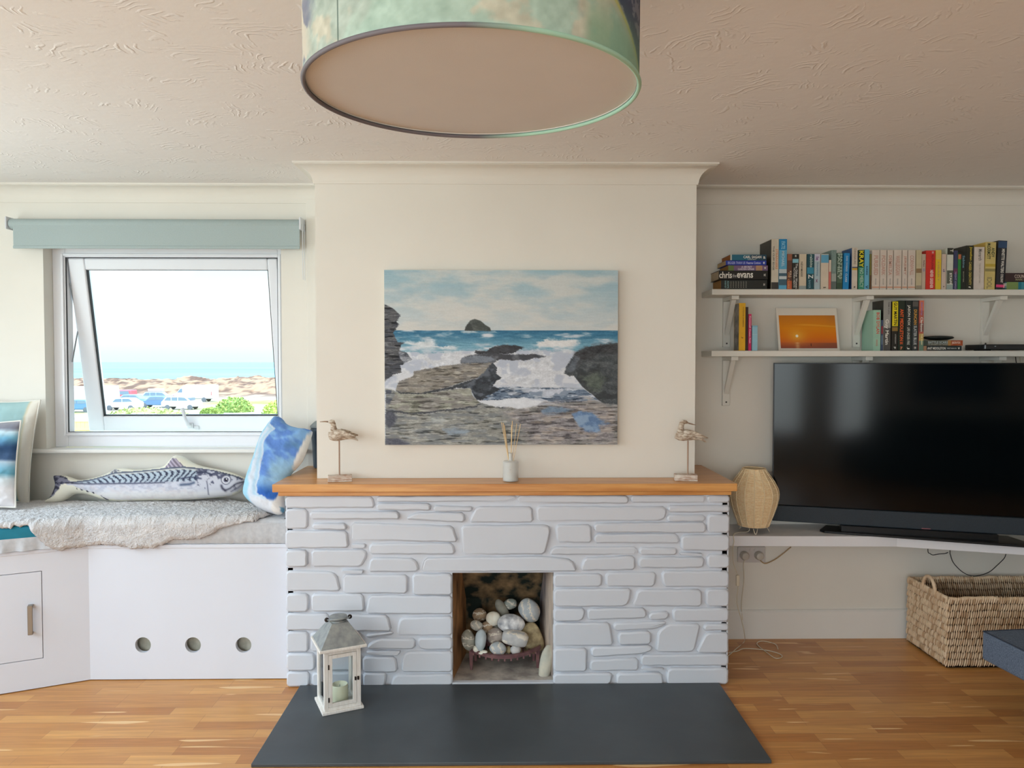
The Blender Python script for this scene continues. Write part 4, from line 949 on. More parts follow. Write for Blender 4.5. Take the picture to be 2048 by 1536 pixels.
# ---- mackerel cushion
FU = Vector((1, 0, 0)); FW = Vector((0, .30, 1)).normalized(); FN = FU.cross(FW).normalized()
def fish_col(O, Yp):
    def f(X, Z):
        u, v = proj_px(np.array(O)+X[:, None]*np.array(FU)+Z[:, None]*np.array(FW)); u = (u-90)*4.995; v = (v-900)*4.995
        n = fbm(u/30, v/18, 3); nf = fbm(u/8, v/6, 7, 3)-.5
        C = np.zeros(u.shape+(3,)) + np.array([226, 222, 206.])
        # body outline (printed fish inside the cream border)
        topc = np.interp(u, [60, 110, 280, 330, 500, 640, 740, 900, 1090, 1230, 1420, 1560, 1700, 1850, 1960, 2010], [500, 260, 320, 322, 300, 262, 235, 222, 205, 192, 178, 190, 208, 245, 275, 300])
        botc = np.interp(u, [60, 110, 280, 330, 400, 540, 640, 800, 1050, 1350, 1500, 1700, 1850, 1960, 2010], [500, 470, 360, 362, 400, 445, 495, 500, 492, 495, 488, 478, 462, 400, 335])
        mid = np.interp(u, [280, 500, 900, 1300, 1600, 2000], [335, 345, 340, 330, 320, 300])
        body = (v > topc) & (v < botc) & (u > 270) & (u < 2008)
        B = np.zeros_like(C) + np.array([202, 202, 212.]); B = mixc(B, (150, 152, 172), sstep(.45, .7, n)*.45); B = mixc(B, (226, 222, 216), sstep(380, 470, v)*.7)
        B = mixc(B, (206, 190, 190), sstep(.5, .7, fbm(u/60, v/20, 31))*.3*sstep(340, 400, v))
        up = sstep(mid+10, mid-12, v)*(u < 1560)
        B = mixc(B, (168, 184, 196), up*.8)
        st = np.sin((u + 34*np.sin(v/26+u/170) + (nf)*26)/9.2)
        B = mixc(B, (44, 48, 70), up*sstep(.05, .55, st)*sstep(topc+14, topc+36, v)*.92*sstep(300, 420, u))
        B = mixc(B, (50, 54, 76), np.exp(-((v-topc-8)/9)**2)*.85)
        B = mixc(B, (218, 214, 204), np.exp(-((v-topc-24)/6)**2)*sstep(600, 760, u)*(u < 1560)*.8)
        B = mixc(B, (52, 56, 80), np.exp(-((v-mid-8)/7)**2)*(u < 1250)*.85)
        # head
        hd = sstep(1540, 1580, u); H = np.zeros_like(C) + np.array([196, 196, 206.]); H = mixc(H, (58, 60, 84), sstep(.45, .62, fbm(u/26, v/26, 61, 4)+(300-v)/420)*.8)
        H = mixc(H, (222, 220, 220), sstep(400, 440, v)*.7)
        B = B*(1-hd[..., None]) + H*hd[..., None]
        g = np.abs(u - (1665 - ((v-400)/60.)**2*6)); B = mixc(B, (60, 62, 86), np.exp(-(g/5)**2)*(v > 320)*(v < 455)*.8)
        ex, ey = 1845, 312; r = np.hypot(u-ex, v-ey); B = mixc(B, (222, 222, 226), sstep(50, 44, r)); B = mixc(B, (62, 62, 84), np.exp(-((r-44)/5)**2)*.8); B = mixc(B, (120, 118, 140), sstep(30, 26, r)); B = mixc(B, (22, 22, 34), sstep(19, 15, r)); B = mixc(B, (240, 240, 240), sstep(7, 4, np.hypot(u-ex-6, v-ey+8)))
        def line(pts, w_, col, k=.9):
            nonlocal B
            d = np.full(u.shape, 1e9)
            for (ax, ay), (bx, by_) in zip(pts[:-1], pts[1:]):
                ddx, ddy = bx-ax, by_-ay; t = np.clip(((u-ax)*ddx+(v-ay)*ddy)/(ddx*ddx+ddy*ddy), 0, 1); d = np.minimum(d, np.hypot(u-ax-t*ddx, v-ay-t*ddy))
            B = mixc(B, col, np.exp(-(d/w_)**2)*k)
        line([(2005, 322), (1940, 350), (1880, 395), (1830, 415)], 6, (44, 44, 62)); line([(1830, 415), (1808, 395), (1800, 370)], 12, (60, 58, 76)); line([(2000, 335), (1950, 385), (1880, 425)], 4, (90, 88, 108)); line([(1780, 235), (1900, 262), (1990, 300)], 7, (40, 44, 60))
        line([(1400, 362), (1480, 356), (1530, 340)], 13, (70, 84, 110)); line([(1400, 300), (1500, 285), (1600, 300)], 8, (52, 58, 84)); line([(1560, 240), (1640, 235), (1700, 260)], 9, (48, 54, 78))
        C = np.where(body[..., None], B, C)
        dark = np.array([52, 52, 70.])
        tail = inpoly(u, v, [(112, 262), (190, 262), (250, 285), (285, 320), (330, 325), (330, 350), (270, 345), (215, 360), (200, 400), (130, 470), (75, 495), (62, 478), (110, 400), (140, 350), (125, 300)])
        T = dark + (sstep(.5, .62, fbm(u/40, v/14, 71, 3))*70)[..., None]; C = np.where(tail[..., None], T, C)
        fin = inpoly(u, v, [(1235, 190), (1300, 88), (1345, 100), (1430, 178), (1340, 186)]); T = np.array([150, 140, 156.]) + (np.sin((u-v*.9)/7)*34)[..., None]; C = np.where(fin[..., None], T, C)
        fin = inpoly(u, v, [(670, 245), (730, 198), (800, 222), (740, 236)]); C = np.where(fin[..., None], np.array([140, 140, 146.])+(np.sin((u-v)/6)*30)[..., None], C)
        fl = inpoly(u, v, [(590, 460), (660, 500), (620, 500)]) | ((np.sin(u/9.) > .3) & (np.abs(v-np.interp(u, [360, 560], [395, 445])) < 7) & (u > 360) & (u < 560)); C = np.where(fl[..., None], dark, C)
        return C
    return f
def fish():
    Yp = 3.87
    out = [(0,528),(20,500),(62,480),(95,420),(118,360),(100,300),(98,262),(115,250),(190,252),(262,272),(330,300),(400,296),(470,284),(560,262),(640,232),(700,196),(740,180),(830,182),(900,196),(1000,194),(1100,180),(1200,166),(1240,120),(1290,62),(1330,50),(1400,70),(1470,120),(1560,160),(1700,185),(1850,216),(1950,250),(2010,282),(2018,312),(2000,360),(1960,410),(1900,450),(1800,470),(1600,486),(1400,502),(1100,504),(800,512),(660,512),(560,490),(480,462),(400,440),(320,436),(270,450),(220,490),(160,522),(90,534)]
    O = on_y(290, 1000, Yp); q = []
    for (x, y) in out:
        d = ray(90+x/4.995, 900+y/4.995); p = CO+d*((O-CO).dot(FN)/d.dot(FN))-O; q.append((p.dot(FU), p.dot(FW)))
    q = smooth_poly(q, 2)
    tilt = math.radians(10)
    o = puff('fish_cushion', q, O, FU, FW, FN if FN.y < 0 else -FN, .055, fish_col(O, Yp), mat_vcol('printed_canvas', .8, bump=.15, bscale=500), step=.0042, dref=.06, back=.9, wrinkle=.006)
    return tag(o, 'long cream fabric cushion printed as a striped mackerel, lying below the window', 'cushion')
fish()

# ---- square scatter cushions
def scatter(name, label, c, w, h, T, R, colf, backcol, m, nx=90, pinch=.07, seed=0):
    t = thing(name, label, 'cushion', c, rot=R)
    M = np.array(MW[t.name].to_3x3()); c = np.array(c)
    s, q = np.meshgrid(np.linspace(-1, 1, nx), np.linspace(-1, 1, nx))
    for side in (0, 1):
        x = s*w/2*(1-pinch*(1-q**2)*np.abs(s)**2 ); z = q*h/2*(1-pinch*(1-s**2)*np.abs(q)**2)
        th = T/2*np.clip((1-np.abs(s)**2.6)*(1-np.abs(q)**2.6), 0, 1)**.55
        th = th*(1+.25*(fbm(s*3+seed, q*3, seed+3)-.5)) + .012*(fbm(s*5+seed, q*6, seed)-.5)*np.clip(th/(T/4), 0, 1)
        y = -th if side == 0 else th
        P = np.stack([x, y, z+h/2], -1); P = P @ M.T + c
        if side == 1: P = P[:, ::-1]
        C = lin_arr(colf((s+1)/2, (q+1)/2) if side == 0 else np.zeros(s.shape+(3,))+np.array(backcol, float))
        grid_mesh('front_cover' if side == 0 else 'back_cover', P, C, m, t)
    # piping
    e = []
    for k in range(4*40):
        f = k/40.; i = int(f) % 4; g = (f-int(f))*2-1
        a, d = [(g, -1), (1, g), (-g, 1), (-1, -g)][i]
        e.append(Vector((a*w/2*(1-pinch*(1-d*d)*abs(a)**2), 0, d*h/2*(1-pinch*(1-a*a)*abs(d)**2)+h/2)))
    e.append(e[0]); Rm = MW[t.name].to_3x3(); b = MB(); b.tube([Rm @ p + Vector(c) for p in e], .004, 6, caps=False); b.build('piping', mat('cream_piping', (226, 222, 212), .8), t, smooth=True)
    return t
M_cu = mat_vcol('cushion_linen', .85, bump=.3, bscale=450)
def col_teal(s, q):
    C = np.zeros(s.shape+(3,)) + np.array([226, 220, 208.]); n = fbm(s*4, q*7, 3)-.5
    C = np.where(((s > .30) & (s < .90))[..., None], np.array([160, 190, 190.])+(n*26)[..., None], C)
    C = mixc(C, (96, 144, 150), sstep(.16, .02, q+n*.1)*(s > .30)*(s < .90)); return mixc(C, (206, 196, 170), np.exp(-((s-.91)/.012)**2))
scatter('scatter_cushion', 'square cushion striped pale teal and cream leaning at the left end of the window wall', (-2.665, 3.86, .785), .50, .53, .13, (math.radians(-9), math.radians(1.5), math.radians(-3)), col_teal, (226, 220, 208), M_cu, seed=2)
def col_sea(s, q):
    n = fbm(s*3, q*9, 13)-.5; y = q+n*.07
    stops = [0, .22, .33, .40, .47, .52, .56, .68, .80, .88, .93, 1.0]; cols = [(214, 208, 208), (220, 216, 216), (196, 206, 210), (92, 150, 170), (128, 178, 200), (176, 196, 210), (66, 92, 128), (44, 74, 112), (112, 168, 196), (190, 214, 224), (120, 122, 136), (150, 148, 152)]
    C = np.stack([np.interp(y, stops, [c[i] for c in cols]) for i in range(3)], -1); return C + (fbm(s*20, q*26, 5)-.5)[..., None]*16
scatter('scatter_cushion', 'smaller cushion with blurred blue sea print, in front of the teal striped one', (-2.555, 3.62, .795), .42, .42, .12, (math.radians(-10), math.radians(-1), math.radians(4)), col_sea, (220, 216, 214), M_cu, seed=5, pinch=.05)
# blue watercolour cushion leaning on the mantel end
def blue_cushion():
    A = on_y(492, 995, 3.66); B = on_y(560, 1000, 3.60); Tt = on_y(566, 838, 3.84)
    U = (B-A).normalized(); N = U.cross(Tt-A).normalized()
    if N.y > 0: N = -N
    W = N.cross(U).normalized()
    if W.z < 0: W = -W
    def pp(x, y):
        d = ray(x, y); t = (A-CO).dot(N)/d.dot(N); p = CO+d*t-A; return (p.dot(U), p.dot(W))
    px = [(556,832),(566,838),(574,850),(598,857),(626,860),(624,872),(614,900),(606,922),(594,936),(582,948),(572,966),(568,1000),(570,1022),(560,1031),(545,1027),(522,1020),(505,1008),(490,995),(487,984),(492,962),(498,946),(508,920),(514,900),(518,886),(526,866),(536,852),(546,840)]
    q = [pp(x, y) for x, y in px]
    def f(X, Y):
        u, v = proj_px(np.array(A)+X[:, None]*np.array(U)+Y[:, None]*np.array(W))
        u = (u-480)*6.98; v = (v-820)*6.98; n = fbm(u/110, v/110, 4)-.5; nf = fbm(u/14, v/14, 8, 3)-.5
        C = np.zeros(u.shape+(3,)) + np.array([160, 205, 226.])
        e1 = np.interp(v, [80, 240, 400, 560, 760, 960, 1200, 1500], [470, 440, 330, 300, 250, 180, 150, 130]) + n*60     # pale turquoise | pale lilac edge
        e2 = np.interp(v, [80, 240, 330, 460, 560, 760, 960, 1100, 1220, 1260, 1480], [500, 480, 560, 450, 405, 395, 350, 330, 310, 420, 640]) + n*40
        C = mixc(C, (206, 214, 226), sstep(e1, e1+40, u)); C = mixc(C, (150, 196, 222), np.exp(-((u-e2+40)/28)**2)*.6)
        Bc = np.zeros_like(C)+np.array([128, 170, 214.]); Bc = mixc(Bc, (92, 130, 200), sstep(.42, .66, fbm((u+v*.6)/190, (v-u*.5)/120, 14))*.9); Bc = mixc(Bc, (150, 186, 208), sstep(640, 900, v)*sstep(430, 560, u)*.8*(v < 1050)); Bc = mixc(Bc, (46, 96, 176), sstep(1050, 1230, v)); Bc = mixc(Bc, (80, 118, 160), np.exp(-(((v-560)-(u-700)*-.2)/60)**2)*sstep(600, 760, u)*.6)
        C = C*(1-sstep(e2, e2+18, u))[..., None] + Bc*sstep(e2, e2+18, u)[..., None]
        C = mixc(C, (212, 214, 220), sstep(1250, 1300, v-(u-350)*.18+n*30)*(u > 200)); C = mixc(C, (222, 218, 214), sstep(-6, 6, (u-1010) + (v-300)*.47)*(v > 280))
        C = mixc(C, (60, 120, 150), sstep(590, 600, u)*sstep(1370, 1385, v)*.8); return C + (nf*14)[..., None]
    o = puff('scatter_cushion', smooth_poly(q, 2), A, U, W, N, .062, f, M_cu, step=.006, dref=.10, back=.55, wrinkle=.03)
    return tag(o, 'crumpled bright blue watercolour cushion leaning between window and oak mantel', 'cushion')
blue_cushion()
# dark jar behind the chimney breast corner
jr = thing('lidded_jar', 'dark slate-blue jar with grey top, half hidden behind the chimney breast', 'jar', (-.948, 3.935, mz+.001))
b = MB(); b.lathe([(.030, 0), (.038, .004), (.043, .10), (.050, .19), (.052, .205), (.046, .212)], (-.948, 3.935, mz+.001), 24); b.build('jar_body', mat('slate_glaze', (52, 68, 84), .35, vscale=18, rgb2=(84, 98, 110), stretch=(3, 3, 1)), jr, auto=50)
b = MB(); b.lathe([(.055, .2125), (.053, .222), (.030, .243), (.012, .252), (.0001, .254)], (-.948, 3.935, mz+.001), 24); b.build('lid', mat('grey_lid', (132, 138, 138), .6, var=.1), jr, auto=50)
# ================================================================== SHELVES
M_shelf = mat('white_shelf_paint', (226, 224, 216), .45, var=.01, spec=.35)
SY = 3.82; SXL = on_y(1424, 583, SY).x; SXR = XR-.01
TH = .029
ZU = Z_(578.5, SY, 1700); ZLo = Z_(701.5, SY, 1700)
for z, lab in ((ZU, 'upper white wall shelf carrying the long row of books'), (ZLo, 'lower white wall shelf above the television, carrying the sunset print')):
    o = MB().box((SXL, SY, z-TH), (SXR, WY-.001, z)).build('wall_shelf', M_shelf, bevel=.002); tag(o, lab, 'shelf')
    for i, bx in enumerate((1.204, 1.903, 2.60)):
        t = thing('shelf_bracket', ('first', 'second', 'third')[i] + ' white wooden bracket from the chimney under the ' + ('upper' if z == ZU else 'lower') + ' shelf', 'bracket', (bx, WY, z-TH), group='white wooden shelf brackets')
        zt = z-TH-.0005
        MB().box((bx-.019, WY-.021, zt-.262), (bx+.019, WY-.001, zt-.020)).build('wall_arm', M_shelf, t, bevel=.0015)
        MB().box((bx-.019, SY+.035, zt-.020), (bx+.019, WY-.001, zt)).build('shelf_arm', M_shelf, t, bevel=.0015)
        b = MB(); b.prism([(SY+.06, zt-.0202), (SY+.085, zt-.0202), (WY-.0212, zt-.175), (WY-.0212, zt-.200)], 'x', bx-.012, bx+.012); b.build('brace', M_shelf, t, bevel=.001)
        b = MB(); b.lathe([(.0045, 0), (.0045, .002)], (bx, WY-.0212, zt-.243), 10, M=Matrix.Rotation(PI/2, 4, 'X')); b.build('screw', mat('dark_screw', (70, 66, 62), .5), t)

# ================================================================== BOOKS
def cmat(rgb, rough=.45): return mat('cover_%02x%02x%02x' % tuple(int(v) for v in rgb), rgb, rough, var=.04, vscale=30)
M_page = mat('book_pages', (214, 196, 160), .9, stretch=(1, 1, 1), var=.06, vscale=200)
def tmat(rgb): return mat('ink_%02x%02x%02x' % tuple(rgb), rgb, .5)
GU = 'books standing on the upper shelf'; GL = 'books standing on the lower shelf'
def book(px0, px1, ytop, zs, rgb, label, group, depth=.125, yf=None, texts=(), bands=(), lean=0, hard=False, side=None, pages=True):
    """upright book: spine facing the room between two photo columns, standing on height zs"""
    yf = yf if yf else SY+.012
    x0 = on_y(px0, 650, yf).x+.0003; x1 = on_y(px1, 650, yf).x-.0003; z0 = zs+.0008; z1 = on_y((px0+px1)/2, ytop, yf).z
    w = x1-x0; h = z1-z0; d = min(depth, WY-.012-yf)
    t = thing('book', label, 'book', ((x0+x1)/2, yf+d/2, z0), group=group, rot=(0, math.radians(lean), 0))
    Mt = MW[t.name]; ox, oy = -w/2, -d/2
    cm = cmat(rgb); c = .0012 if w < .02 else .002
    b = MB(); r = .0015
    # wrap: spine + two boards
    b.box((ox, oy, 0), (ox+w, oy+c, h)); b.box((ox, oy+c, 0), (ox+c, oy+d, h)); b.box((ox+w-c, oy+c, 0), (ox+w, oy+d, h))
    b.v = [tuple(Mt @ Vector(v)) for v in b.v]; b.build('cover', cm, t, bevel=.0006)
    if pages:
        b = MB(); q = .002 if hard else .0003
        b.box((ox+c+.0001, oy+c+.0001, q), (ox+w-c-.0001, oy+d-.0015, h-q-(0.0015 if hard else 0))); b.v = [tuple(Mt @ Vector(v)) for v in b.v]; b.build('pages', M_page, t)
    if side:
        b = MB(); b.box((ox-.0003, oy+.004, .002), (ox-.0001, oy+d-.004, h-.002)); b.v = [tuple(Mt @ Vector(v)) for v in b.v]; b.build('cover_art', side, t)
    for kb, (a, e, col) in enumerate(bands):      # colour bands on the spine, fractions of height from the top
        b = MB(); b.box((ox+.0004, oy-.0002-.0001*kb, h*(1-e)), (ox+w-.0004, oy-.0001, h*(1-a))); b.v = [tuple(Mt @ Vector(v)) for v in b.v]; b.build('spine_panel', cmat(col), t)
    for tx in texts:               # (string, start, end, colour, width fraction, centre across)
        s_, a, e, col, wf = tx[:5]; cx = tx[5] if len(tx) > 5 else .5
        Mx = Mt @ Matrix.Translation((ox+w*cx, oy-.0009, h*(1-(a+e)/2))) @ Matrix.Rotation(PI/2, 4, 'X') @ Matrix.Rotation(-PI/2, 4, 'Z')
        textmesh(s_, .01, Mx, 'spine_title', tmat(col), t, fit=h*(e-a), fitw=w*wf, bold=0.0002)
    return t
def flat_book(px0, px1, py0, py1, rgb, label, group, texts=(), bands=(), yf=None, depth=.15, hard=False, pagecol=None, z0=None, z1=None):
    """book lying flat, spine to the room, tail pages showing at its left end"""
    yf = yf or SY+.012
    x0 = on_y(px0, 600, yf).x; x1 = on_y(px1, 600, yf).x
    z0 = z0 if z0 is not None else on_y(px0, py1, yf).z; z1 = z1 if z1 is not None else on_y(px0, py0, yf).z; d = min(depth, WY-.012-yf)
    t = thing('book', label, 'book', ((x0+x1)/2, yf+d/2, z0), group=group); c = .0016; w, h = x1-x0, z1-z0
    b = MB(); b.box((x0, yf, z0+.0004), (x1, yf+c, z1-.0004)); b.box((x0, yf+c, z0+.0004), (x1, yf+d, z0+c)); b.box((x0, yf+c, z1-c), (x1, yf+d, z1-.0004)); b.build('cover', cmat(rgb), t, bevel=.0005)
    q = .003 if hard else .0002
    MB().box((x0+q, yf+c+.0001, z0+c+.0001), (x1-q, yf+d-.002, z1-c-.0001)).build('pages', M_page if not pagecol else mat('pages_%d%d%d' % pagecol, pagecol, .9, var=.08, vscale=150), t)
    for (a, e, col) in bands: MB().box((x0+w*a, yf-.0003, z0+.0008), (x0+w*e, yf-.0001, z1-.0008)).build('spine_panel', cmat(col), t)
    for tx in texts:
        s_, a, e, col, hf = tx[:5]; cy = tx[5] if len(tx) > 5 else .5; vert = len(tx) > 6
        Mx = Matrix.Translation((x0+w*(a+e)/2, yf-.0006, z0+h*cy)) @ Matrix.Rotation(PI/2, 4, 'X')
        if vert: textmesh(s_, .01, Mx @ Matrix.Rotation(-PI/2, 4, 'Z'), 'spine_title', tmat(col), t, fit=h*hf, fitw=w*(e-a))
        else: textmesh(s_, .01, Mx, 'spine_title', tmat(col), t, fit=w*(e-a), fitw=h*hf, bold=0.0002)
    return t
W_ = (232, 230, 222); K_ = (30, 30, 28)
GF = 'books lying flat at the left end of the upper shelf'
zA = [ZU+.0004, Z_(559.5, SY+.012, 1480), Z_(541.5, SY+.012, 1480), Z_(530.5, SY+.012, 1480), Z_(520.8, SY+.012, 1480), Z_(509, SY+.012, 1480)]
flat_book(1442, 1534, 0, 0, (34, 38, 36), 'thick dark speckled paperback at the bottom of the flat stack on the upper shelf', GF, [('ADAMS', .13, .17, (150, 200, 200), .8, .5, 1), ('HARVEY', .075, .11, (150, 200, 200), .8, .5, 1)] + [('illlilil', .20+.055*k, .225+.055*k, (150, 150, 138), .7, .5, 1) for k in range(7)] + [('H', .92, .95, W_, .25)], z0=zA[0], z1=zA[1]-.0003, pagecol=(176, 130, 76))
flat_book(1437, 1535, 0, 0, (22, 22, 22), 'black hardback with big lowercase white title, second from the bottom of the flat stack', GF, [('chris', .01, .27, W_, .72), ('the', .28, .36, (170, 170, 168), .4, .42), ('evans', .37, .70, W_, .56, .45), ('HC', .92, .96, W_, .25)], z0=zA[1], z1=zA[2]-.0003, hard=True, pagecol=(196, 178, 150), yf=SY-.002)
flat_book(1456, 1535, 0, 0, (122, 96, 130), 'mauve paperback with small flowers, third from the bottom of the flat stack', GF, [('A SECRET', .33, .60, (224, 214, 224), .36, .70), ('GARDEN AFFAIR', .24, .66, (224, 214, 224), .36, .28), ('M', .91, .95, W_, .4)], [(0, .14, (104, 126, 66)), (.70, .86, (186, 146, 112))], z0=zA[2], z1=zA[3]-.0003, pagecol=(190, 142, 76))
flat_book(1451, 1532, 0, 0, (34, 56, 158), 'bright royal blue thin paperback in the flat stack', GF, [('BIGGER THAN US', .05, .48, (170, 180, 226), .55), ('Fearne Cotton', .51, .86, (190, 196, 232), .5), ('e', .92, .96, W_, .5)], z0=zA[3], z1=zA[4]-.0003, pagecol=(204, 176, 130))
flat_book(1460, 1532, 0, 0, (30, 104, 130), 'teal paperback with a swirl at one end, top of the flat stack', GF, [('CARL SAGAN', .36, .86, W_, .46, .58), ('CONTACT', .48, .72, (190, 200, 200), .2, .16), ('a', .91, .97, W_, .4)], [(0, .04, (190, 196, 190)), (.55, 1, (26, 66, 88))], z0=zA[4], z1=zA[5], pagecol=(176, 112, 56))
dk = cmat((50, 48, 40))
UP = [
 (1541.5,1556,478,(206,198,180),'tall cream-spined thriller with dark cover side, first upright book on the upper shelf',[('THE CLIFF EDGE',.14,.62,(96,92,84),.22,.28),('STRANGERS',.20,.60,(214,138,88),.30,.72)],[(.86,1,(60,58,56))],.185,dk),
 (1556.8,1572.5,478,(92,168,204),'tall sky-blue hardback, second upright book on the upper shelf',[('FATE',.05,.2,(150,206,230),.5),('MICHAEL',.24,.55,(186,212,222),.35)],[(0,.22,(24,130,184)),(.60,.68,(186,200,204)),(.68,.92,(66,98,114)),(.74,.80,(196,206,208))],.14,None),
 (1573,1583,508,(96,62,50),'short dark brown and orange flame-spined book',[('KILL',.48,.68,(214,190,160),.35,.7),('OR CURE',.52,.98,(206,150,96),.35,.3)],[(0,.18,(150,94,70)),(.76,1,(190,96,62))],.12,None),
 (1583.5,1596,508,(38,38,34),'black short paperback with a light blue square near the top',[('M',.03,.08,W_,.3),('The Other Women',.27,.98,(214,212,206),.34,.68),('VICTORIA HEATH',.38,.95,(206,204,198),.28,.30)],[(.14,.25,(134,190,204))],.12,None),
 (1597,1611.5,508,(208,194,170),'cream short paperback with a small boat at its foot',[('NEWMARK',.22,.66,(120,110,96),.30,.35)],[(.90,1,(150,160,158))],.12,None),
 (1612.5,1626.5,508,(24,74,84),'dark teal short paperback with pale zigzag title',[('rabbits',.02,.38,(190,206,196),.4,.62),('Z',.58,.70,(226,230,226),.7,.55),('BAKER',.74,.98,(120,160,172),.3,.4)],[(.38,.56,(54,140,168))],.12,None),
 (1627.5,1639,508,(170,190,196),'pale lilac-blue short paperback',[('le',.08,.18,(120,80,130),.55),('Everything',.24,.62,(110,140,166),.35),('x',.70,.82,(120,60,100),.3,.4)],[(0,.2,(196,196,214))],.12,None),
 (1640.5,1656,508,(214,200,180),'cream paperback with a sky-blue square at the top',[('a',.93,.97,(80,70,60),.35)],[(.02,.25,(96,164,196))],.12,None),
 (1656.5,1661,520,(206,116,104),'very thin coral-pink booklet between cream and grey-green books',[],[(0,.4,(214,200,180))],.11,None),
 (1661.5,1671.5,500,(120,142,136),'grey-green paperback with misty landscape spine',[('MARY ROSE BLACKWOOD',.05,.55,(150,170,164),.3)],[(.60,.80,(156,166,160)),(.80,1,(92,106,102))],.125,None),
 (1672.5,1683.5,506,(76,102,84),'mossy green paperback covered in large pale lettering',[('FAMILY',.02,.72,(176,194,180),.42,.30),('MATTERS',.02,.72,(176,194,180),.42,.74)],[(.82,1,(54,80,62))],.12,None),
]
UP2 = [
 (1702.5,1713.5,495,(212,200,184),'cream paperback with small grey capitals and a yellow label',[('DINOSAURS',.03,.40,(150,138,124),.4),('t',.92,.97,K_,.3)],[(.46,.49,(70,80,110)),(.49,.54,(206,166,60))],.12,mat('navy_cover', (40, 84, 136), .4)),
 (1715,1727,500,(30,84,62),'green-spined paperback with big yellow capitals',[('KRAY',.02,.44,(236,222,40),.72),('NO MERCY',.47,.95,(176,206,186),.6,.55)],[(0,.30,(22,34,24)),(.44,1,(56,140,112))],.12,None),
 (1727.5,1737,499,(104,178,208),'light sky-blue paperback next to the green one with yellow capitals',[('BURNING',.42,.64,(24,60,92),.34),('V',.90,.98,(24,50,80),.6)],[],.12,None),
 (1738,1741.5,508,(120,116,60),'thin olive booklet before the row of matching cream spines',[],[(.6,1,(92,66,44))],.11,None),
]
six = [(1742.5,1757.5,'PURSUED'),(1758.5,1771.5,'POLDARK'),(1773,1784.5,'DEMELZA'),(1786,1801.5,'WARLEGGAN'),(1803,1813,'JEREMY'),(1814.5,1829,'CORNWALL')]
for i, (a, b_, s_) in enumerate(six):
    UP2.append((a, b_, 500, (214,202,190), ('first','second','third','fourth','fifth','sixth')[i]+' of six matching cream paperbacks with faded pinkish titles', [(s_, .14, .64, (200,156,140), .55), ('GRAHAM', .72, .88, (160,156,150), .18)], [(.93,.96,(206,150,120))], .125, None))
UP2 += [
 (1830.5,1841.5,500,(196,184,150),'buff photograph-spined paperback right of the six cream ones',[],[(.47,.58,(140,112,78)),(.9,1,(150,140,120))],.12,None),
 (1842,1849.5,508,(194,176,156),'short beige paperback tucked beside the red hardback',[('Perfect',.18,.36,(110,90,84),.4),('e',.40,.5,(150,140,170),.5)],[],.11,None),
 (1850,1868.5,501,(196,44,34),'wide bright red hardback',[('H',.03,.07,W_,.22,.72),('RUTH JONES',.12,.50,(150,30,34),.30,.66),('NEVER GREENER',.50,.97,(240,220,208),.34,.62)],[(.0,1,(210,48,36))],.16,None),
 (1869.5,1880.5,500,(226,192,44),'yellow paperback beside the red hardback',[('HEART',.30,.80,(196,160,90),.3)],[(0,.24,(220,192,96))],.12,None),
 (1881.5,1890.5,508,(204,186,172),'pale pinkish beige short paperback right of the yellow one',[('d',.42,.50,(110,100,130),.45),('a',.9,.94,(120,110,100),.3)],[],.11,None),
 (1892,1904.5,496,(206,208,196),'off-white paperback with black block at its top',[('STAFF',.60,.88,(236,236,228),.35,.6),('T',.03,.10,W_,.5,.7)],[(0,.16,(40,42,34)),(.54,.86,(90,96,84)),(.88,1,(150,170,166))],.12,None),
 (1905.5,1913.5,501,(58,62,96),'navy and plum paperback with starry spine',[('NIGHT OWLS',.55,.98,(170,160,196),.4)],[(.46,.60,(110,56,92))],.12,None),
 (1914,1920,505,(40,132,62),'narrow bright green paperback',[],[(0,.14,(30,36,30)),(.05,.18,(196,110,70))],.115,None),
 (1920.5,1929.5,507,(26,34,30),'black-green paperback with faint blue title',[('Sabine',.06,.40,(110,150,166),.5),('BAXTER',.5,.8,(150,150,130),.22)],[],.12,None),
 (1930,1945,491,(34,38,28),'tall black book with yellow lettering',[('Jonathan',.03,.34,(220,196,60),.38,.6),('CAREER CREATIVITY',.37,.90,(200,180,84),.34,.55),('f',.93,.97,W_,.3)],[],.19,dk),
 (1946,1966.5,494,(214,204,194),'wide cream book with thin grey title, right of the tall black one',[('Monarch',.05,.32,(120,116,110),.35,.58),('THE SECRET CHAPTERS',.38,.85,(176,166,156),.14,.55)],[],.13,None),
]
for a, b_, yt, col, lab, tx, bd, dp, sd_ in UP + UP2:
    book(a, b_, yt, ZU, col, lab, GU, depth=dp, texts=tx, bands=bd, side=sd_)
# a slanting bright blue one leaning against the navy cover
book(1684.6, 1696.2, 506, ZU, (24, 134, 196), 'bright blue paperback leaning slightly, left of the navy-sided cream book', GU, texts=[('DARK SWIMMER', .08, .52, (170, 200, 220), .34), ('CLARE', .56, .80, (190, 210, 224), .34)], lean=1.6)
book(1967.5, 1988, 484, ZU, (206, 188, 118), 'tall straw-yellow hardback with dark green author name, leaning right', GU, depth=.185, texts=[('McDERMOTT', .03, .36, (50, 66, 40), .34, .30), ('ANDY', .12, .32, (50, 66, 40), .3, .72), ('IDOL', .74, .98, (150, 140, 100), .5, .45)], bands=[(.46, .52, (190, 164, 60)), (.56, .62, (150, 140, 90))], side=cmat((196, 160, 70)), lean=.9)
book(1990, 2008, 481, ZU, (34, 36, 44), 'tall black hardback with white author name and pink logo, end of the upright row', GU, depth=.17, texts=[('MINETTE WALTERS', .17, .66, W_, .34, .6), ('COLONY', .68, .86, W_, .28, .6), ('e', .91, .95, (226, 70, 130), .35)], bands=[(.015, .15, (46, 74, 112)), (.90, .955, (220, 66, 124))], side=dk, lean=2.2)
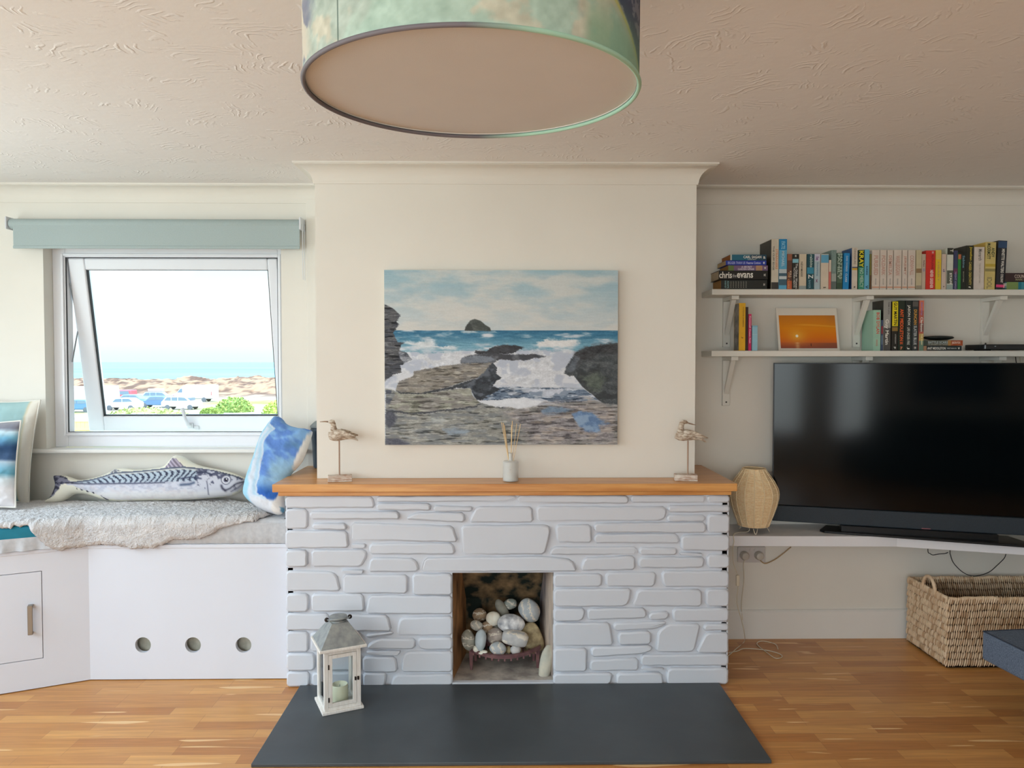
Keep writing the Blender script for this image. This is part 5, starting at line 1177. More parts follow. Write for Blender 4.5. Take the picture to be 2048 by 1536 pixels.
GR = 'books lying flat at the right end of the upper shelf'
flat_book(2004, 2110, 0, 0, (54, 104, 112), 'flat paperback with blue and green patchwork spine at the right end of the upper shelf', GR, [('BILL', .02, .08, W_, .6, .5, 1), ('HOLIDAY', .62, .9, W_, .6)], [(.08, .30, (120, 146, 84)), (.30, .36, (22, 118, 140)), (.36, .60, (60, 140, 160))], z0=ZU+.0004, z1=ZU+.040, pagecol=(190, 160, 120))
flat_book(2007, 2112, 0, 0, (52, 32, 34), 'dark maroon flat book on top of the patchwork-spined one', GR, [('COUNTRYSIDE', .2, .62, (190, 176, 166), .4, .62), ('MARK BOWES', .22, .55, (150, 150, 120), .22, .25)], [], z0=ZU+.0405, z1=ZU+.086)
# lower shelf
LO = [
 (1478,1491,606,(224,172,30),'tall yellow hardback with black and white photo cover side, first on the lower shelf',[('OUTDOOR SWIMMING',.08,.50,(150,110,20),.2,.65),('J',.70,.74,(150,110,20),.3)],[],.085,mat('photo_cover', (40, 38, 36), .35, vscale=18, rgb2=(150, 140, 126))),
 (1491.5,1496.5,614,(52,34,26),'dark brown thin book beside the tall yellow one',[],[],.15,None),
 (1497,1503,628,(200,30,96),'narrow magenta guide book with white title',[('Cornwall Coast Path',.05,.80,(244,214,226),.5)],[],.13,None),
 (1504.5,1515.5,651,(150,196,214),'small pale blue book, last of the left group on the lower shelf',[],[(.0,.06,(130,180,202)),(.35,.38,(170,206,220))],.11,None),
 (1746.5,1761.5,620,(158,200,178),'mint green hardback with red title on its spine',[('BOB DYLAN',.06,.58,(222,92,76),.42,.62),('CHRONICLES',.72,.88,(206,130,110),.22,.5)],[],.18,mat('mint_cover', (160, 200, 180), .5, var=.02)),
 (1762.5,1766.5,640,(60,76,106),'thin booklet with blue and red photo spine next to the mint one',[],[(.2,.45,(140,50,60)),(.5,.8,(96,116,136))],.15,None),
 (1767,1781.5,600,(160,158,152),'thick grey and black hardback with big white name at the foot',[('WORMS TO CATCH',.04,.28,(96,92,92),.22,.7),('Guy Martin',.38,.88,W_,.62,.42)],[(.55,1,(84,82,80))],.175,mat('dark_photo_cover', (34, 32, 28), .4, vscale=14, rgb2=(70, 66, 58))),
 (1784,1796,603,(36,34,30),'black hardback with slanted black lettering on a yellow panel',[('GUY MARTIN',.02,.48,(24,24,20),.55,.55),('AUTOBIOGRAPHY',.66,.86,(180,178,170),.2,.6),('p',.92,.96,W_,.35)],[(0,.50,(232,214,20)),(.52,.60,(140,110,50))],.16,dk),
 (1797,1809.5,601,(26,44,32),'black-green hardback with bright orange capital title',[('ANT MIDDLETON',.17,.80,(240,100,36),.55),('SAS',.82,.87,(240,100,36),.5),('h',.92,.97,(240,150,110),.35)],[],.16,None),
 (1810.5,1823.5,601,(30,40,38),'dark hardback with white capital title in two sizes, next to the orange-lettered one',[('JASON FOX',.09,.50,(226,226,216),.50),('LIFE UNDER FIRE',.53,.88,(196,200,190),.40),('J',.92,.97,W_,.4)],[],.16,None),
 (1824.5,1836.5,601,(44,54,56),'dark hardback with ochre and silver capital title',[('DUNCAN',.18,.48,(216,160,64),.52),('SLATER BLUE',.50,.88,(190,196,196),.5),('m',.92,.96,W_,.35)],[(.02,.12,(96,92,88))],.16,None),
 (1838,1847.5,601,(186,96,80),'multicoloured hardback fading lilac, orange and yellow at the end of the lower row',[('Jeremy',.03,.30,(150,140,206),.4),('Clarkson',.33,.62,W_,.5,.55),('THE FARM',.66,.88,(244,232,190),.3,.6)],[(0,.2,(214,120,96)),(.45,.62,(120,70,66)),(.66,.80,(196,170,96)),(.80,1,(110,140,120))],.15,None),
]
for a, b_, yt, col, lab, tx, bd, dp, sd_ in LO:
    book(a, b_, yt, ZLo, col, lab, GL, depth=dp, texts=tx, bands=bd, side=sd_, yf=SY+.065 if a > 1740 else None)
GS = 'flat books near the middle of the lower shelf'
zL = [ZLo+.0004, Z_(691.5, SY+.065, 1890), Z_(680.3, SY+.065, 1890)]
flat_book(1848.5, 1925, 0, 0, (34, 46, 50), 'thin dark paperback with white name, lying directly on the lower shelf', GS, [('ANT MIDDLETON', .10, .58, W_, .5), ('FIRST MAN IN', .62, .86, (190, 196, 196), .25), ('w', .90, .95, W_, .4)], [(0, .08, (170, 130, 100))], z0=zL[0], z1=zL[1]-.0003, yf=SY+.065)
flat_book(1848.5, 1927, 0, 0, (92, 92, 80), 'brown and grey paperback on top of the thin dark one, lower shelf', GS, [('BATTLE SCARS', .12, .62, (170, 186, 190), .45, .6), ('A STORY OF WAR', .12, .62, (170, 170, 160), .2, .2), ('JASON FOX', .72, .94, (236, 210, 196), .55)], [(.62, .70, (176, 130, 70)), (.70, 1, (166, 78, 40)), (0, .1, (60, 74, 66))], z0=zL[1], z1=zL[2]-.0003, yf=SY+.065)
c = on_y(1877, 675, SY+.125)
b = MB(); b.lathe([(.0001, 0), (.045, .002), (.075, .010), (.080, .016), (.070, .021), (.03, .024), (.0001, .0245)], (c.x, SY+.125, zL[2]+.0005), 32, sy=.6)
tag(b.build('sunglasses_case', mat('black_textured_case', (24, 32, 30), .5, var=.2, vscale=150, bump=.3, bscale=400), smooth=True), 'black oval zip case on top of the two flat books on the lower shelf', 'case')
# set-top box
tb = thing('set_top_box', 'slim glossy black set-top box at the right end of the lower shelf', 'set-top box', (on_y(2040, 690, SY+.02).x, SY+.08, ZLo))
x0 = on_y(1969, 690, SY+.015).x; zt = ZLo+.034; M_gb = mat('glossy_black_plastic', (22, 28, 34), .15, spec=.5)
b = MB(); pr = [(x0+.006, SY+.015), (x0+.34, SY+.015), (x0+.34, SY+.18), (x0, SY+.18), (x0, SY+.022)]; b.prism(pr, 'z', ZLo+.006, zt); b.build('case', M_gb, tb, bevel=.005, bseg=3)
for fx in (.03, .31): MB().box((x0+fx, SY+.04, ZLo+.0005), (x0+fx+.02, SY+.15, ZLo+.006)).build('foot', mat('rubber', (20, 20, 20), .8), tb)
MB().box((x0+.052, SY+.0145, ZLo+.022), (x0+.060, SY+.0149, ZLo+.025)).build('status_light', mat('light_mark', (170, 178, 180), .4), tb)
textmesh('EXIT', .006, Matrix.Translation((x0+.16, SY+.0145, ZLo+.023)) @ Matrix.Rotation(PI/2, 4, 'X'), 'button_marks', mat('light_mark', (170, 178, 180), .4), tb) if False else None
# sunset print leaning on the wall
def sunset():
    a = on_y(1561, 700, SY+.09); w = on_y(1684, 700, SY+.09).x-a.x; zb = ZLo+.001; yb = SY+.115
    h = (on_y(1620, 616, SY+.16).z - zb)*1.02; th = math.radians(-12)
    t = thing('sunset_print', 'white-bordered print of an orange sunset over the sea, leaning on the lower shelf', 'picture', (a.x+w/2, yb, zb), rot=(th, 0, 0)); Mt = MW[t.name]
    b = MB(); b.box((-w/2, 0, 0), (w/2, .003, h)); b.v = [tuple(Mt @ Vector(v)) for v in b.v]; b.build('mount', mat('white_card', (226, 220, 208), .6), t)
    nx_, ny_ = 240, 140; s, q = np.meshgrid(np.linspace(0, 1, nx_), np.linspace(0, 1, ny_))   # q up
    C = np.stack([np.interp(q, [0, .16, .2, .35, .6, 1], v) for v in ([150, 196, 216, 226, 230, 206], [78, 100, 110, 122, 140, 126], [60, 52, 40, 20, 20, 40])], -1)
    C = mixc(C, (250, 196, 80), np.exp(-(((s-.30)/.16)**2+((q-.37)/.2)**2))*.6); C = mixc(C, (255, 250, 225), sstep(.055, .03, np.hypot((s-.30)*1.72, q-.37)))
    C = mixc(C, (244, 180, 70), np.exp(-((q-.68-.03*np.sin(s*4))/.022)**2)*sstep(.15, .5, s)*.6); C = mixc(C, (244, 206, 150), np.exp(-((s-.30)/.035)**2)*(q < .2)*(np.sin(q*160) > -.2)*.8)
    C = mixc(C, (120, 74, 62), (q < .165)*sstep(.3, .9, s)*.5); C = mixc(C, (60, 34, 30), (np.abs(s-.54) < .008)*(q > .06)*(q < .15))
    C = mixc(C, (186, 120, 60), sstep(.7, 1, s)*sstep(.5, 1, q)*.5)
    lx = np.interp(s, [0, 1], [-w/2+.012, w/2-.012]); lz = np.interp(q, [0, 1], [h*.06, h*.83]); P = np.stack([lx, np.full_like(lx, -.0006), lz], -1)
    P = P @ np.array(Mt.to_3x3()).T + np.array(Mt.translation); grid_mesh('sunset_photo', P, lin_arr(C), mat_vcol('photo_print', .35), t)
sunset()

# ================================================================== TV, DESK
DZ = .623; DT = .052
b = MB(); b.prism([(FX1+.003, 3.745), (on_z(1805, 1078, DZ).x, 3.72), (2.52, 3.545), (XR-.005, 3.15), (XR-.005, WY-.001), (FX1+.003, WY-.001)], 'z', DZ-DT, DZ)
dk_ = b.build('wall_desk', mat('white_laminate', (230, 230, 234), .35, var=.006), bevel=.002); tag(dk_, 'long white built-in counter under the television, angled towards the right', 'counter')
TA = math.radians(-18); TO = Vector((1.43, 3.925, 0))
tv = thing('television', 'large black flat television standing at an angle on the white counter', 'television', (2.0, 3.72, DZ+.001))
TM = Matrix.Translation(TO) @ Matrix.Rotation(TA, 4, 'Z')   # local x along the screen, y into it
def tbox(a, c, name, m, par=tv, **k):
    b = MB(); b.box(a, c, TM); return b.build(name, m, par, **k)
def on_tv(px, py):
    n = TM.to_3x3() @ Vector((0, 1, 0)); d = ray(px, py); p = CO + d*((TO-CO).dot(n)/d.dot(n)); return TM.inverted() @ p
z1 = on_tv(1545, 725.5).z; z0 = on_tv(1541, 1040).z; zs = on_tv(1545, 1008.5).z; W55 = 1.45
M_scr = mat('black_glass_screen', (4, 9, 12), .10, spec=.25); M_bez = mat('black_metal_bezel', (26, 28, 30), .35, metal=.5)
scr = tbox((.006, .0005, zs), (W55-.006, .010, z1-.006), 'screen', M_scr)
tbox((0, .0035, zs-.001), (W55, .034, z1), 'back_shell', M_bez, bevel=.003)
b = MB()
for (a, c_) in [((0, zs), (.0055, z1)), ((W55-.0055, zs), (W55, z1)), ((.0055, z1-.0055), (W55-.0055, z1))]: b.box((a[0], -.001, a[1]), (c_[0], .0034, c_[1]), TM)
b.build('bezel', M_bez, tv)
M_spk = mat('speaker_cloth', (30, 42, 52), .6, bump=.4, bscale=900, var=.2, vscale=300, bdist=.0005)
spk = tbox((0, -.018, z0), (W55, .034, zs-.0012), 'speaker_bar', M_spk, bevel=.004)
tbox((W55/2-.02, -.0195, z0+.004), (W55/2+.02, -.0185, z0+.008), 'power_light', mat('dull_red', (150, 90, 96), .4), spk)
sx0 = on_z(1642, 1062, DZ).x; s0 = (TM.inverted() @ Vector((sx0, 3.87, 0))).x; s1 = s0+.90
tbox((s0+.1, -.04, DZ+.0125), (s1-.1, .03, z0-.0005), 'stand_neck', M_bez)
b = MB(); b.prism([(s0, -.02), (s0+.02, -.05), (s1-.0, -.10), (s1+.04, -.06), (s1-.02, .10), (s0+.04, .10)], 'z', DZ+.0005, DZ+.012, TM); b.build('stand_base', M_bez, tv, bevel=.002)

# ---- rattan table lamp
LXC = on_y(1507, 1040, 3.835).x; LY = 3.835
lm = thing('table_lamp', 'woven rattan table lamp on hairpin wire feet, between fireplace and television', 'lamp', (LXC, LY, DZ+.001))
zz = [Z_(y, LY, 1508) for y in (1049, 1040, 1028, 1010, 995, 985, 975, 960, 948, 941, 937)]
rr = [r*LY/1500 for r in (30, 33, 38, 44, 47.5, 48, 46, 38, 29, 24, 22)]
hs_ = [zz[0] + (zz[-1]-zz[0])*k/180 for k in range(181)]; prof = []
for k, z in enumerate(hs_): prof.append((float(np.interp(z, zz, rr)) + .0018*math.sin(k*PI/2), z))
M_rat = mat('rattan', (238, 206, 160), .6, vscale=90, rgb2=(246, 224, 186), bump=.2, bscale=200)
b = MB(); b.lathe(prof, (LXC, LY, 0), 64, caps=False); 
sh = b.build('rattan_shade', M_rat, lm, smooth=True); sm = sh.modifiers.new('Solidify', 'SOLIDIFY'); sm.thickness = .002
for k in range(16):
    a = 2*PI*k/16+.1; MBt = MB(); MBt.tube([(LXC+(float(np.interp(z, zz, rr))+.0014)*math.cos(a), LY+(float(np.interp(z, zz, rr))+.0014)*math.sin(a), z) for z in np.linspace(zz[0], zz[-1], 24)], .0024, 6); MBt.build('rib', mat('pale_rattan', (242, 222, 186), .6), lm, smooth=True)
for z, r in ((zz[0], rr[0]), (zz[-1], rr[-1])):
    b = MB(); b.tube([(LXC+r*math.cos(a), LY+r*math.sin(a), z) for a in np.linspace(0, 2*PI, 49)], .0035, 8, caps=False); b.build('rim', M_rat, lm, smooth=True)
M_cw = mat('cream_wire', (224, 214, 192), .45)
for k, a in enumerate((-1.75, -.2, 2.3)):
    r0, r1 = rr[0]*.8, rr[0]*1.02; b = MB(); da = .22
    b.tube([(LXC+r0*math.cos(a-da), LY+r0*math.sin(a-da), zz[0]), (LXC+r1*math.cos(a-.04), LY+r1*math.sin(a-.04), DZ+.006), (LXC+r1*math.cos(a), LY+r1*math.sin(a), DZ+.004), (LXC+r1*math.cos(a+.04), LY+r1*math.sin(a+.04), DZ+.006), (LXC+r0*math.cos(a+da), LY+r0*math.sin(a+da), zz[0])], .0022, 6); b.build('leg', M_cw, lm, smooth=True)
b = MB(); b.tube([(LXC, LY, zz[0]+.004), (LXC, LY, zz[0]+.03)], .016, 12); b.build('lamp_holder', M_cw, lm)
def spline(pts, n=8):
    out = []; P = [Vector(p) for p in pts]; P = [P[0]*2-P[1]] + P + [P[-1]*2-P[-2]]
    for i in range(1, len(P)-2):
        for k in range(n):
            t = k/n; a, b_, c_, d = P[i-1], P[i], P[i+1], P[i+2]
            out.append(.5*((2*b_)+(c_-a)*t+(2*a-5*b_+4*c_-d)*t*t+(3*b_-a-3*c_+d)*t**3))
    out.append(P[-2]); return out
dfy = 3.738
g = lambda px, py: on_z(px, py, .004)
cord_pts = [(LXC-.03, LY-.02, zz[0]+.01), (on_z(1484, 1053, DZ+.005).x, 3.83, DZ+.005), (on_z(1472, 1062, DZ+.004).x, 3.80, DZ+.004), (on_z(1469, 1071, DZ+.004).x, 3.75, DZ+.004), tuple(on_y(1468, 1082, dfy)), tuple(on_y(1466, 1096, dfy)), tuple(on_y(1467, 1125, dfy+.02)), tuple(on_y(1475, 1149, dfy+.03))]
sw_top = on_y(1475.5, 1150, dfy+.03); sw_bot = on_y(1476.5, 1172, dfy+.03)
cord2 = [tuple(sw_bot), tuple(on_y(1474, 1205, dfy+.05)), tuple(on_y(1483, 1240, dfy+.08)), tuple(on_y(1489, 1268, 3.84)), tuple(g(1488, 1284)), tuple(g(1472, 1298)), tuple(g(1455, 1312)), tuple(g(1440, 1312)), tuple(g(1456, 1306)), tuple(g(1475, 1302)), tuple(g(1490, 1297)), tuple(g(1530, 1300)), tuple(g(1558, 1307)), tuple(g(1564, 1314)), tuple(g(1550, 1316)), tuple(g(1530, 1302)), tuple(g(1514, 1288)), tuple(g(1525, 1282)), tuple(g(1550, 1288)), tuple(g(1556, 1298))]
b = MB(); b.tube(spline(cord_pts), .0022, 6); b.build('power_cord', M_cw, lm, smooth=True)
b = MB(); b.tube(spline(cord2), .0022, 6); b.build('power_cord', M_cw, lm, smooth=True)
b = MB(); b.box((sw_top.x-.009, sw_top.y-.006, sw_bot.z), (sw_top.x+.009, sw_top.y+.006, sw_top.z)); b.build('inline_switch', M_cw, lm, bevel=.004, bseg=3)

# ---- double socket under the counter, two plugs and their leads
sk = thing('double_socket', 'white double wall socket just below the white counter', 'socket', (1.33, WY, .50))
a = on_y(1476, 1097, WY-.012); c_ = on_y(1531, 1125, WY-.012)
MB().box((a.x, WY-.012, c_.z), (c_.x, WY-.0005, c_.z+.086)).build('face_plate', mat('socket_plastic', (206, 200, 196), .4), sk, bevel=.003)
for px in (1500, 1510): q = on_y(px, 1098, WY-.013); MB().box((q.x-.004, WY-.015, c_.z+.062), (q.x+.004, WY-.012, c_.z+.075)).build('rocker_switch', mat('socket_plastic', (206, 200, 196), .4), sk, bevel=.001)
M_pl = mat('plug_plastic', (198, 190, 178), .45)
for i, (px, lab) in enumerate(((1490, 'left cream plug in the double socket below the counter'), (1519, 'right cream plug in the double socket below the counter'))):
    q = on_y(px, 1112, WY-.03); t = thing('plug', lab, 'plug', (q.x, WY-.03, q.z), group='plugs in the double socket')
    b = MB(); b.lathe([(.0235, 0), (.0235, .018), (.019, .032), (.010, .036)], (q.x, WY-.0125, q.z), 20, M=Matrix.Rotation(PI/2, 4, 'X'), sy=1); b.build('plug_body', M_pl, t, auto=40)
    b = MB()
    if i == 0: b.tube(spline([(q.x, WY-.03, q.z-.02), tuple(on_y(1487, 1130, WY-.025)), tuple(on_y(1488, 1160, WY-.012)), tuple(on_y(1483, 1205, WY-.010)), tuple(on_y(1485, 1240, WY-.022))]), .0022, 6)
    else: b.tube(spline([(q.x, WY-.03, q.z-.02), tuple(on_y(1530, 1127, WY-.02)), tuple(on_y(1548, 1120, WY-.02)), tuple(on_y(1565, 1108, WY-.02)), tuple(on_y(1582, 1094, WY-.02))]), .003, 6)
    b.build('lead', M_cw if i == 0 else mat('brown_lead', (176, 150, 112), .5), t, smooth=True)
M_blk = mat('black_cable', (24, 24, 26), .5)
yy = WY-.06
tag(MB().tube(spline([(on_y(1900, 1098, yy).x, yy, DZ-DT)] + [tuple(on_y(p[0], p[1], yy)) for p in [(1900, 1104), (1901, 1110), (1906, 1124), (1918, 1138), (1930, 1147), (1945, 1152), (1962, 1150), (1980, 1143), (1995, 1130), (2008, 1117), (2012, 1108)]]), .0022, 6).build('power_cable', M_blk, smooth=True), 'black cable hanging in a wide loop under the counter above the basket', 'cable', 'black cables under the counter')
tag(MB().tube(spline([(on_y(1856, 1103, yy-.1).x, yy-.1, DZ-DT)] + [tuple(on_y(p[0], p[1], yy-.1)) for p in [(1856, 1103), (1860, 1107), (1866, 1110), (1878, 1108), (1890, 1107), (1896, 1105)]]), .0022, 6).build('power_cable', M_blk, smooth=True), 'short black cable loop barely showing under the counter edge', 'cable', 'black cables under the counter')
for px, lab in ((2031, 'left of two thin cables running down the wall behind the television'), (2040, 'right of two thin cables running down the wall behind the television')):
    tag(MB().tube(spline([tuple(on_y(px, 712, WY-.012)), tuple(on_y(px+1, 722, WY-.012)), tuple(on_y(px+4, 740, WY-.012)), tuple(on_y(px+2, 800, WY-.012))]), .0022, 6).build('aerial_cable', M_blk if px == 2031 else M_cw, smooth=True), lab, 'cable', 'cables behind the television')

# ================================================================== BASKET
M_sea = mat('seagrass', (206, 176, 142), .8, vscale=22, rgb2=(232, 208, 178), bump=.3, bscale=150)
M_seain = mat('seagrass_core', (66, 46, 30), .9, var=.2)
bk = thing('storage_basket', 'rectangular woven seagrass basket with looped handle on the floor below the counter', 'basket', (2.5, 3.77, 0))
KX0, KX1, KY0, KY1, KH = 2.172, 2.83, 3.594, 3.955, .352
b = MB(); w_ = .008
b.box((KX0+w_, KY0+w_, .004), (KX1-w_, KY1-w_, .014))
for (a, c_) in [((KX0+w_, KY0+w_), (KX1-w_, KY0+w_+.004)), ((KX0+w_, KY1-w_-.004), (KX1-w_, KY1-w_)), ((KX0+w_, KY0+w_), (KX0+w_+.004, KY1-w_)), ((KX1-w_-.004, KY0+w_), (KX1-w_, KY1-w_))]: b.box((a[0], a[1], .006), (c_[0], c_[1], KH-.012))
b.build('basket_core', M_seain, bk)
rnd = random.Random(12); b = MB(); STR = 1; rows = 10; rh = (KH-.012)/rows
def strand(px_, py_, z, ax, lean):
    M = Matrix.Rotation(lean, 3, 'Y' if ax == 'x' else 'X'); b.cur = rnd.choice((0, 0, 1, 2))
    b.ellipsoid((px_, py_, z), (.0037, .0075, rh*.58), M.to_4x4() if False else M, 7, 6) if ax == 'x' else b.ellipsoid((px_, py_, z), (.0075, .0037, rh*.58), M, 7, 6)
def wav(x): return .006*math.sin(x*19)+.004*math.sin(x*43)
for r_ in range(rows):
    z = .012 + rh*(r_+.5)
    n = int((KX1-KX0)/.0112)
    for k in range(n):
        x = KX0+.004+(k+.5*(r_ % 2))*.0112; zz_ = z+rnd.uniform(-.002, .002)+wav(x)*r_/rows*.5
        strand(x, KY0+w_-.004+rnd.uniform(-.0015, .0015), zz_, 'x', .22+rnd.uniform(-.1, .1)); strand(x, KY1-w_+.002, zz_, 'x', .22)
        if r_ > 3: strand(x, KY1-w_-.006, zz_, 'x', -.22)
    n = int((KY1-KY0)/.0112)
    for k in range(n):
        y = KY0+.004+(k+.5*(r_ % 2))*.0112; zz_ = z+rnd.uniform(-.002, .002)
        strand(KX0+w_-.004+rnd.uniform(-.0015, .0015), y, zz_, 'y', .22+rnd.uniform(-.12, .12)); strand(KX1-w_+.002, y, zz_, 'y', .22)
b.build('woven_wall', [M_sea, mat('seagrass_dark', (190, 158, 124), .8, var=.1, vscale=30), mat('seagrass_light', (222, 198, 166), .8, var=.05, vscale=30)], bk, smooth=True)
rim = []
for (x, y) in [(KX0+w_, KY0+w_), (KX1-w_, KY0+w_), (KX1-w_, KY1-w_), (KX0+w_, KY1-w_)]: rim.append((x, y))
pts = []
for i in range(4):
    a, c_ = Vector(rim[i]), Vector(rim[(i+1) % 4])
    for k in range(24):
        p = a.lerp(c_, k/24); dip = .012*math.sin(PI*k/24)*(1 if i in (0, 2) else .4); pts.append((p.x, p.y, KH-.006+wav(p.x*1.3)*.5-dip*.2))
pts.append(pts[0])
b = MB(); b.tube(pts, .009, 8, caps=False, rr=[.009+.0015*math.sin(i*2.4) for i in range(len(pts))]); b.build('rim', M_sea, bk, smooth=True)
hp = [(KX0+w_, 3.73+.055*math.cos(a)*1.0, KH-.01+.055*math.sin(a)+(.03 if 0 < a < PI else 0)*math.sin(a)) for a in np.linspace(0, PI, 25)]
hp = [(KX0+w_-.006, 3.755-.056*math.cos(a), KH-.02+.078*math.sin(a)) for a in np.linspace(0, PI, 25)]
b = MB(); b.tube(hp, .0085, 8, rr=[.0085+.001*math.sin(i*2.6) for i in range(25)]); b.build('handle', M_sea, bk, smooth=True)
hp = [(KX1-w_+.006, 3.755-.056*math.cos(a), KH-.02+.078*math.sin(a)) for a in np.linspace(0, PI, 25)]
b = MB(); b.tube(hp, .0085, 8); b.build('handle', M_sea, bk, smooth=True)

# ================================================================== FOOTSTOOL corner
fs = thing('footstool', 'blue-grey woven fabric footstool entering the frame at the right edge', 'footstool', (2.42, 2.9, 0))
FA = math.radians(-6); FMx = Matrix.Translation((2.088, 3.20, 0)) @ Matrix.Rotation(-FA, 4, 'Z')
M_den = mat('blue_grey_weave', (78, 92, 112), .85, vscale=260, rgb2=(112, 126, 146), bump=.5, bscale=600, bdist=.001, stretch=(1, 1, 1))
b = MB(); b.box((0, -.75, .207), (.75, 0, .332), FMx); o = b.build('upholstered_top', M_den, fs, bevel=.012, bseg=3)
b = MB(); e = [FMx @ Vector(p) for p in [(.004, -.746, .331), (.746, -.746, .331), (.746, -.004, .331), (.004, -.004, .331), (.004, -.746, .331)]]; b.tube(e, .003, 6, caps=False); b.build('piping', mat('navy_piping', (46, 56, 72), .8), fs)
for (x, y) in ((.16, -.16), (.6, -.16), (.16, -.6), (.6, -.6)):
    b = MB(); b.lathe([(.014, 0.001), (.02, .206)], FMx @ Vector((x, y, 0)), 12); b.build('leg', mat('dark_wood', (60, 42, 30), .5), fs)
# ================================================================== THINGS ON THE MANTEL AND HEARTH
M_drift = mat('whitewashed_wood', (150, 126, 104), .8, vscale=60, rgb2=(218, 208, 192), bump=.6, bscale=90, bdist=.003, stretch=(1, 1, 2))
M_base = mat('whitewashed_block', (176, 140, 116), .8, vscale=30, rgb2=(226, 220, 210), stretch=(1, 1, 5), bump=.3, bscale=60)
def loft(mb, secs, seg=16, axis='x'):
    """secs: (x, z, ry, rz) cross sections perpendicular to the path in the xz plane"""
    n = len(secs); V = []; F = []
    for i, (x, z, ry, rz) in enumerate(secs):
        a = secs[max(i-1, 0)]; c_ = secs[min(i+1, n-1)]; t = Vector((c_[0]-a[0], 0, c_[1]-a[1])).normalized(); u = Vector((-t.z, 0, t.x))
        for k in range(seg):
            an = 2*PI*k/seg; V.append(Vector((x, 0, z)) + u*(rz*math.sin(an)) + Vector((0, ry*math.cos(an), 0)))
    for i in range(n-1):
        for k in range(seg): F.append((i*seg+k, (i+1)*seg+k, (i+1)*seg+(k+1) % seg, i*seg+(k+1) % seg))
    F += [tuple(range(seg)), tuple(range((n-1)*seg, n*seg))[::-1]]
    mb.add(V, F); return mb
def bird(label, cpx, Y, sgn_head, rot, opx, base_px):
    """carved wading bird; profile read off the 9.6x crop (origin opx,820)"""
    s = Y/1500/9.6; bz = mz
    cx = on_y(cpx, 900, Y).x
    t = thing('carved_bird', label, 'ornament', (cx, Y, bz+.0005)); 
    def q(x, y): return (cx + (x-(cpx-opx)*9.6)*s, Z_(820+y/9.6, Y, cpx))
    def place(o, turn=0):
        for v in o.data.vertices: pass
        return o
    b = MB()
    if sgn_head < 0:      # looking left, bill to the left
        body = [(452, 500, 8, 12), (462, 495, 50, 70), (520, 490, 85, 100), (600, 480, 98, 120), (700, 478, 92, 108), (800, 490, 70, 78), (890, 515, 46, 48), (960, 545, 26, 28), (1020, 590, 10, 12)]
        neck = [(600, 500, 60, 95), (560, 400, 58, 72), (548, 320, 46, 56), (548, 270, 42, 48), (535, 235, 44, 52), (500, 225, 40, 42), (462, 226, 22, 22), (446, 227, 10, 10)]
        wing = [(600, 470, 15, 60), (680, 440, 30, 75), (800, 450, 30, 58), (900, 480, 18, 34), (1000, 495, 5, 10)]
        bill = [(450, 226), (380, 222), (290, 228)]; rodx = 658
    else:
        body = [(205, 450, 8, 12), (215, 470, 50, 80), (270, 485, 85, 98), (350, 490, 98, 105), (450, 495, 92, 92), (560, 510, 70, 68), (660, 540, 46, 42), (740, 575, 24, 26), (800, 630, 8, 10)]
        neck = [(300, 480, 60, 90), (300, 390, 56, 66), (305, 310, 46, 52), (320, 255, 44, 52), (350, 225, 44, 46), (395, 232, 38, 36), (435, 248, 20, 18), (452, 252, 10, 9)]
        wing = [(330, 440, 15, 55), (450, 440, 30, 68), (570, 462, 30, 54), (680, 495, 18, 32), (800, 528, 5, 9)]
        bill = [(448, 252), (510, 270), (585, 288)]; rodx = 440
    def sec(L): return [(*q(x, y), ry*s, rz*s) for x, y, ry, rz in L]
    for L in (body, neck): loft(b, sec(L), 14)
    b.v = [(v[0], Y + v[1], v[2]) for v in b.v]
    o = b.build('body', M_drift, t); fixn(o); m = o.modifiers.new('Remesh', 'REMESH'); m.mode = 'VOXEL'; m.voxel_size = .0022; m.use_smooth_shade = True
    m2 = o.modifiers.new('Smooth', 'SMOOTH'); m2.iterations = 4
    for side in (-1, 1):
        b = MB(); loft(b, sec(wing), 10); b.v = [(v[0], Y + side*.0265 + v[1]*.5, v[2]) for v in b.v]; fixn(b.build('wing', M_drift, t, smooth=True))
    b = MB(); bp = [q(*p) for p in bill]; b.tube([(x, Y, z) for x, z in bp], .003, 8, rr=[.0034, .0028, .0014]); b.build('beak', mat('thin_brown_wood', (150, 122, 98), .7), t, smooth=True)
    rx, rz_ = q(rodx, 590); b = MB(); b.tube([(rx, Y, bz+.028), (rx, Y, rz_)], .0034, 10); b.build('leg_rod', mat('pinkish_dowel', (166, 138, 118), .6), t)
    bp0, bp1 = on_y(base_px[0], 960, Y-.02).x, on_y(base_px[1], 960, Y-.02).x; w = bp1-bp0; bc = (bp0+bp1)/2
    b = MB(); Mb = Matrix.Translation((bc, Y, 0)) @ Matrix.Rotation(rot, 4, 'Z'); b.box((-w/2*.95, -.024, bz+.0005), (w/2*.95, .024, bz+.030), Mb); b.build('base_block', M_base, t, bevel=.002)
bird('carved whitewashed wading bird on a rod looking left, at the left end of the mantel', 679, 3.485, -1, .22, 610, (653, 703))
bird('carved whitewashed wading bird with head turned back, at the right end of the mantel', 1375.5, 3.485, 1, -.12, 1330, (1350, 1397))
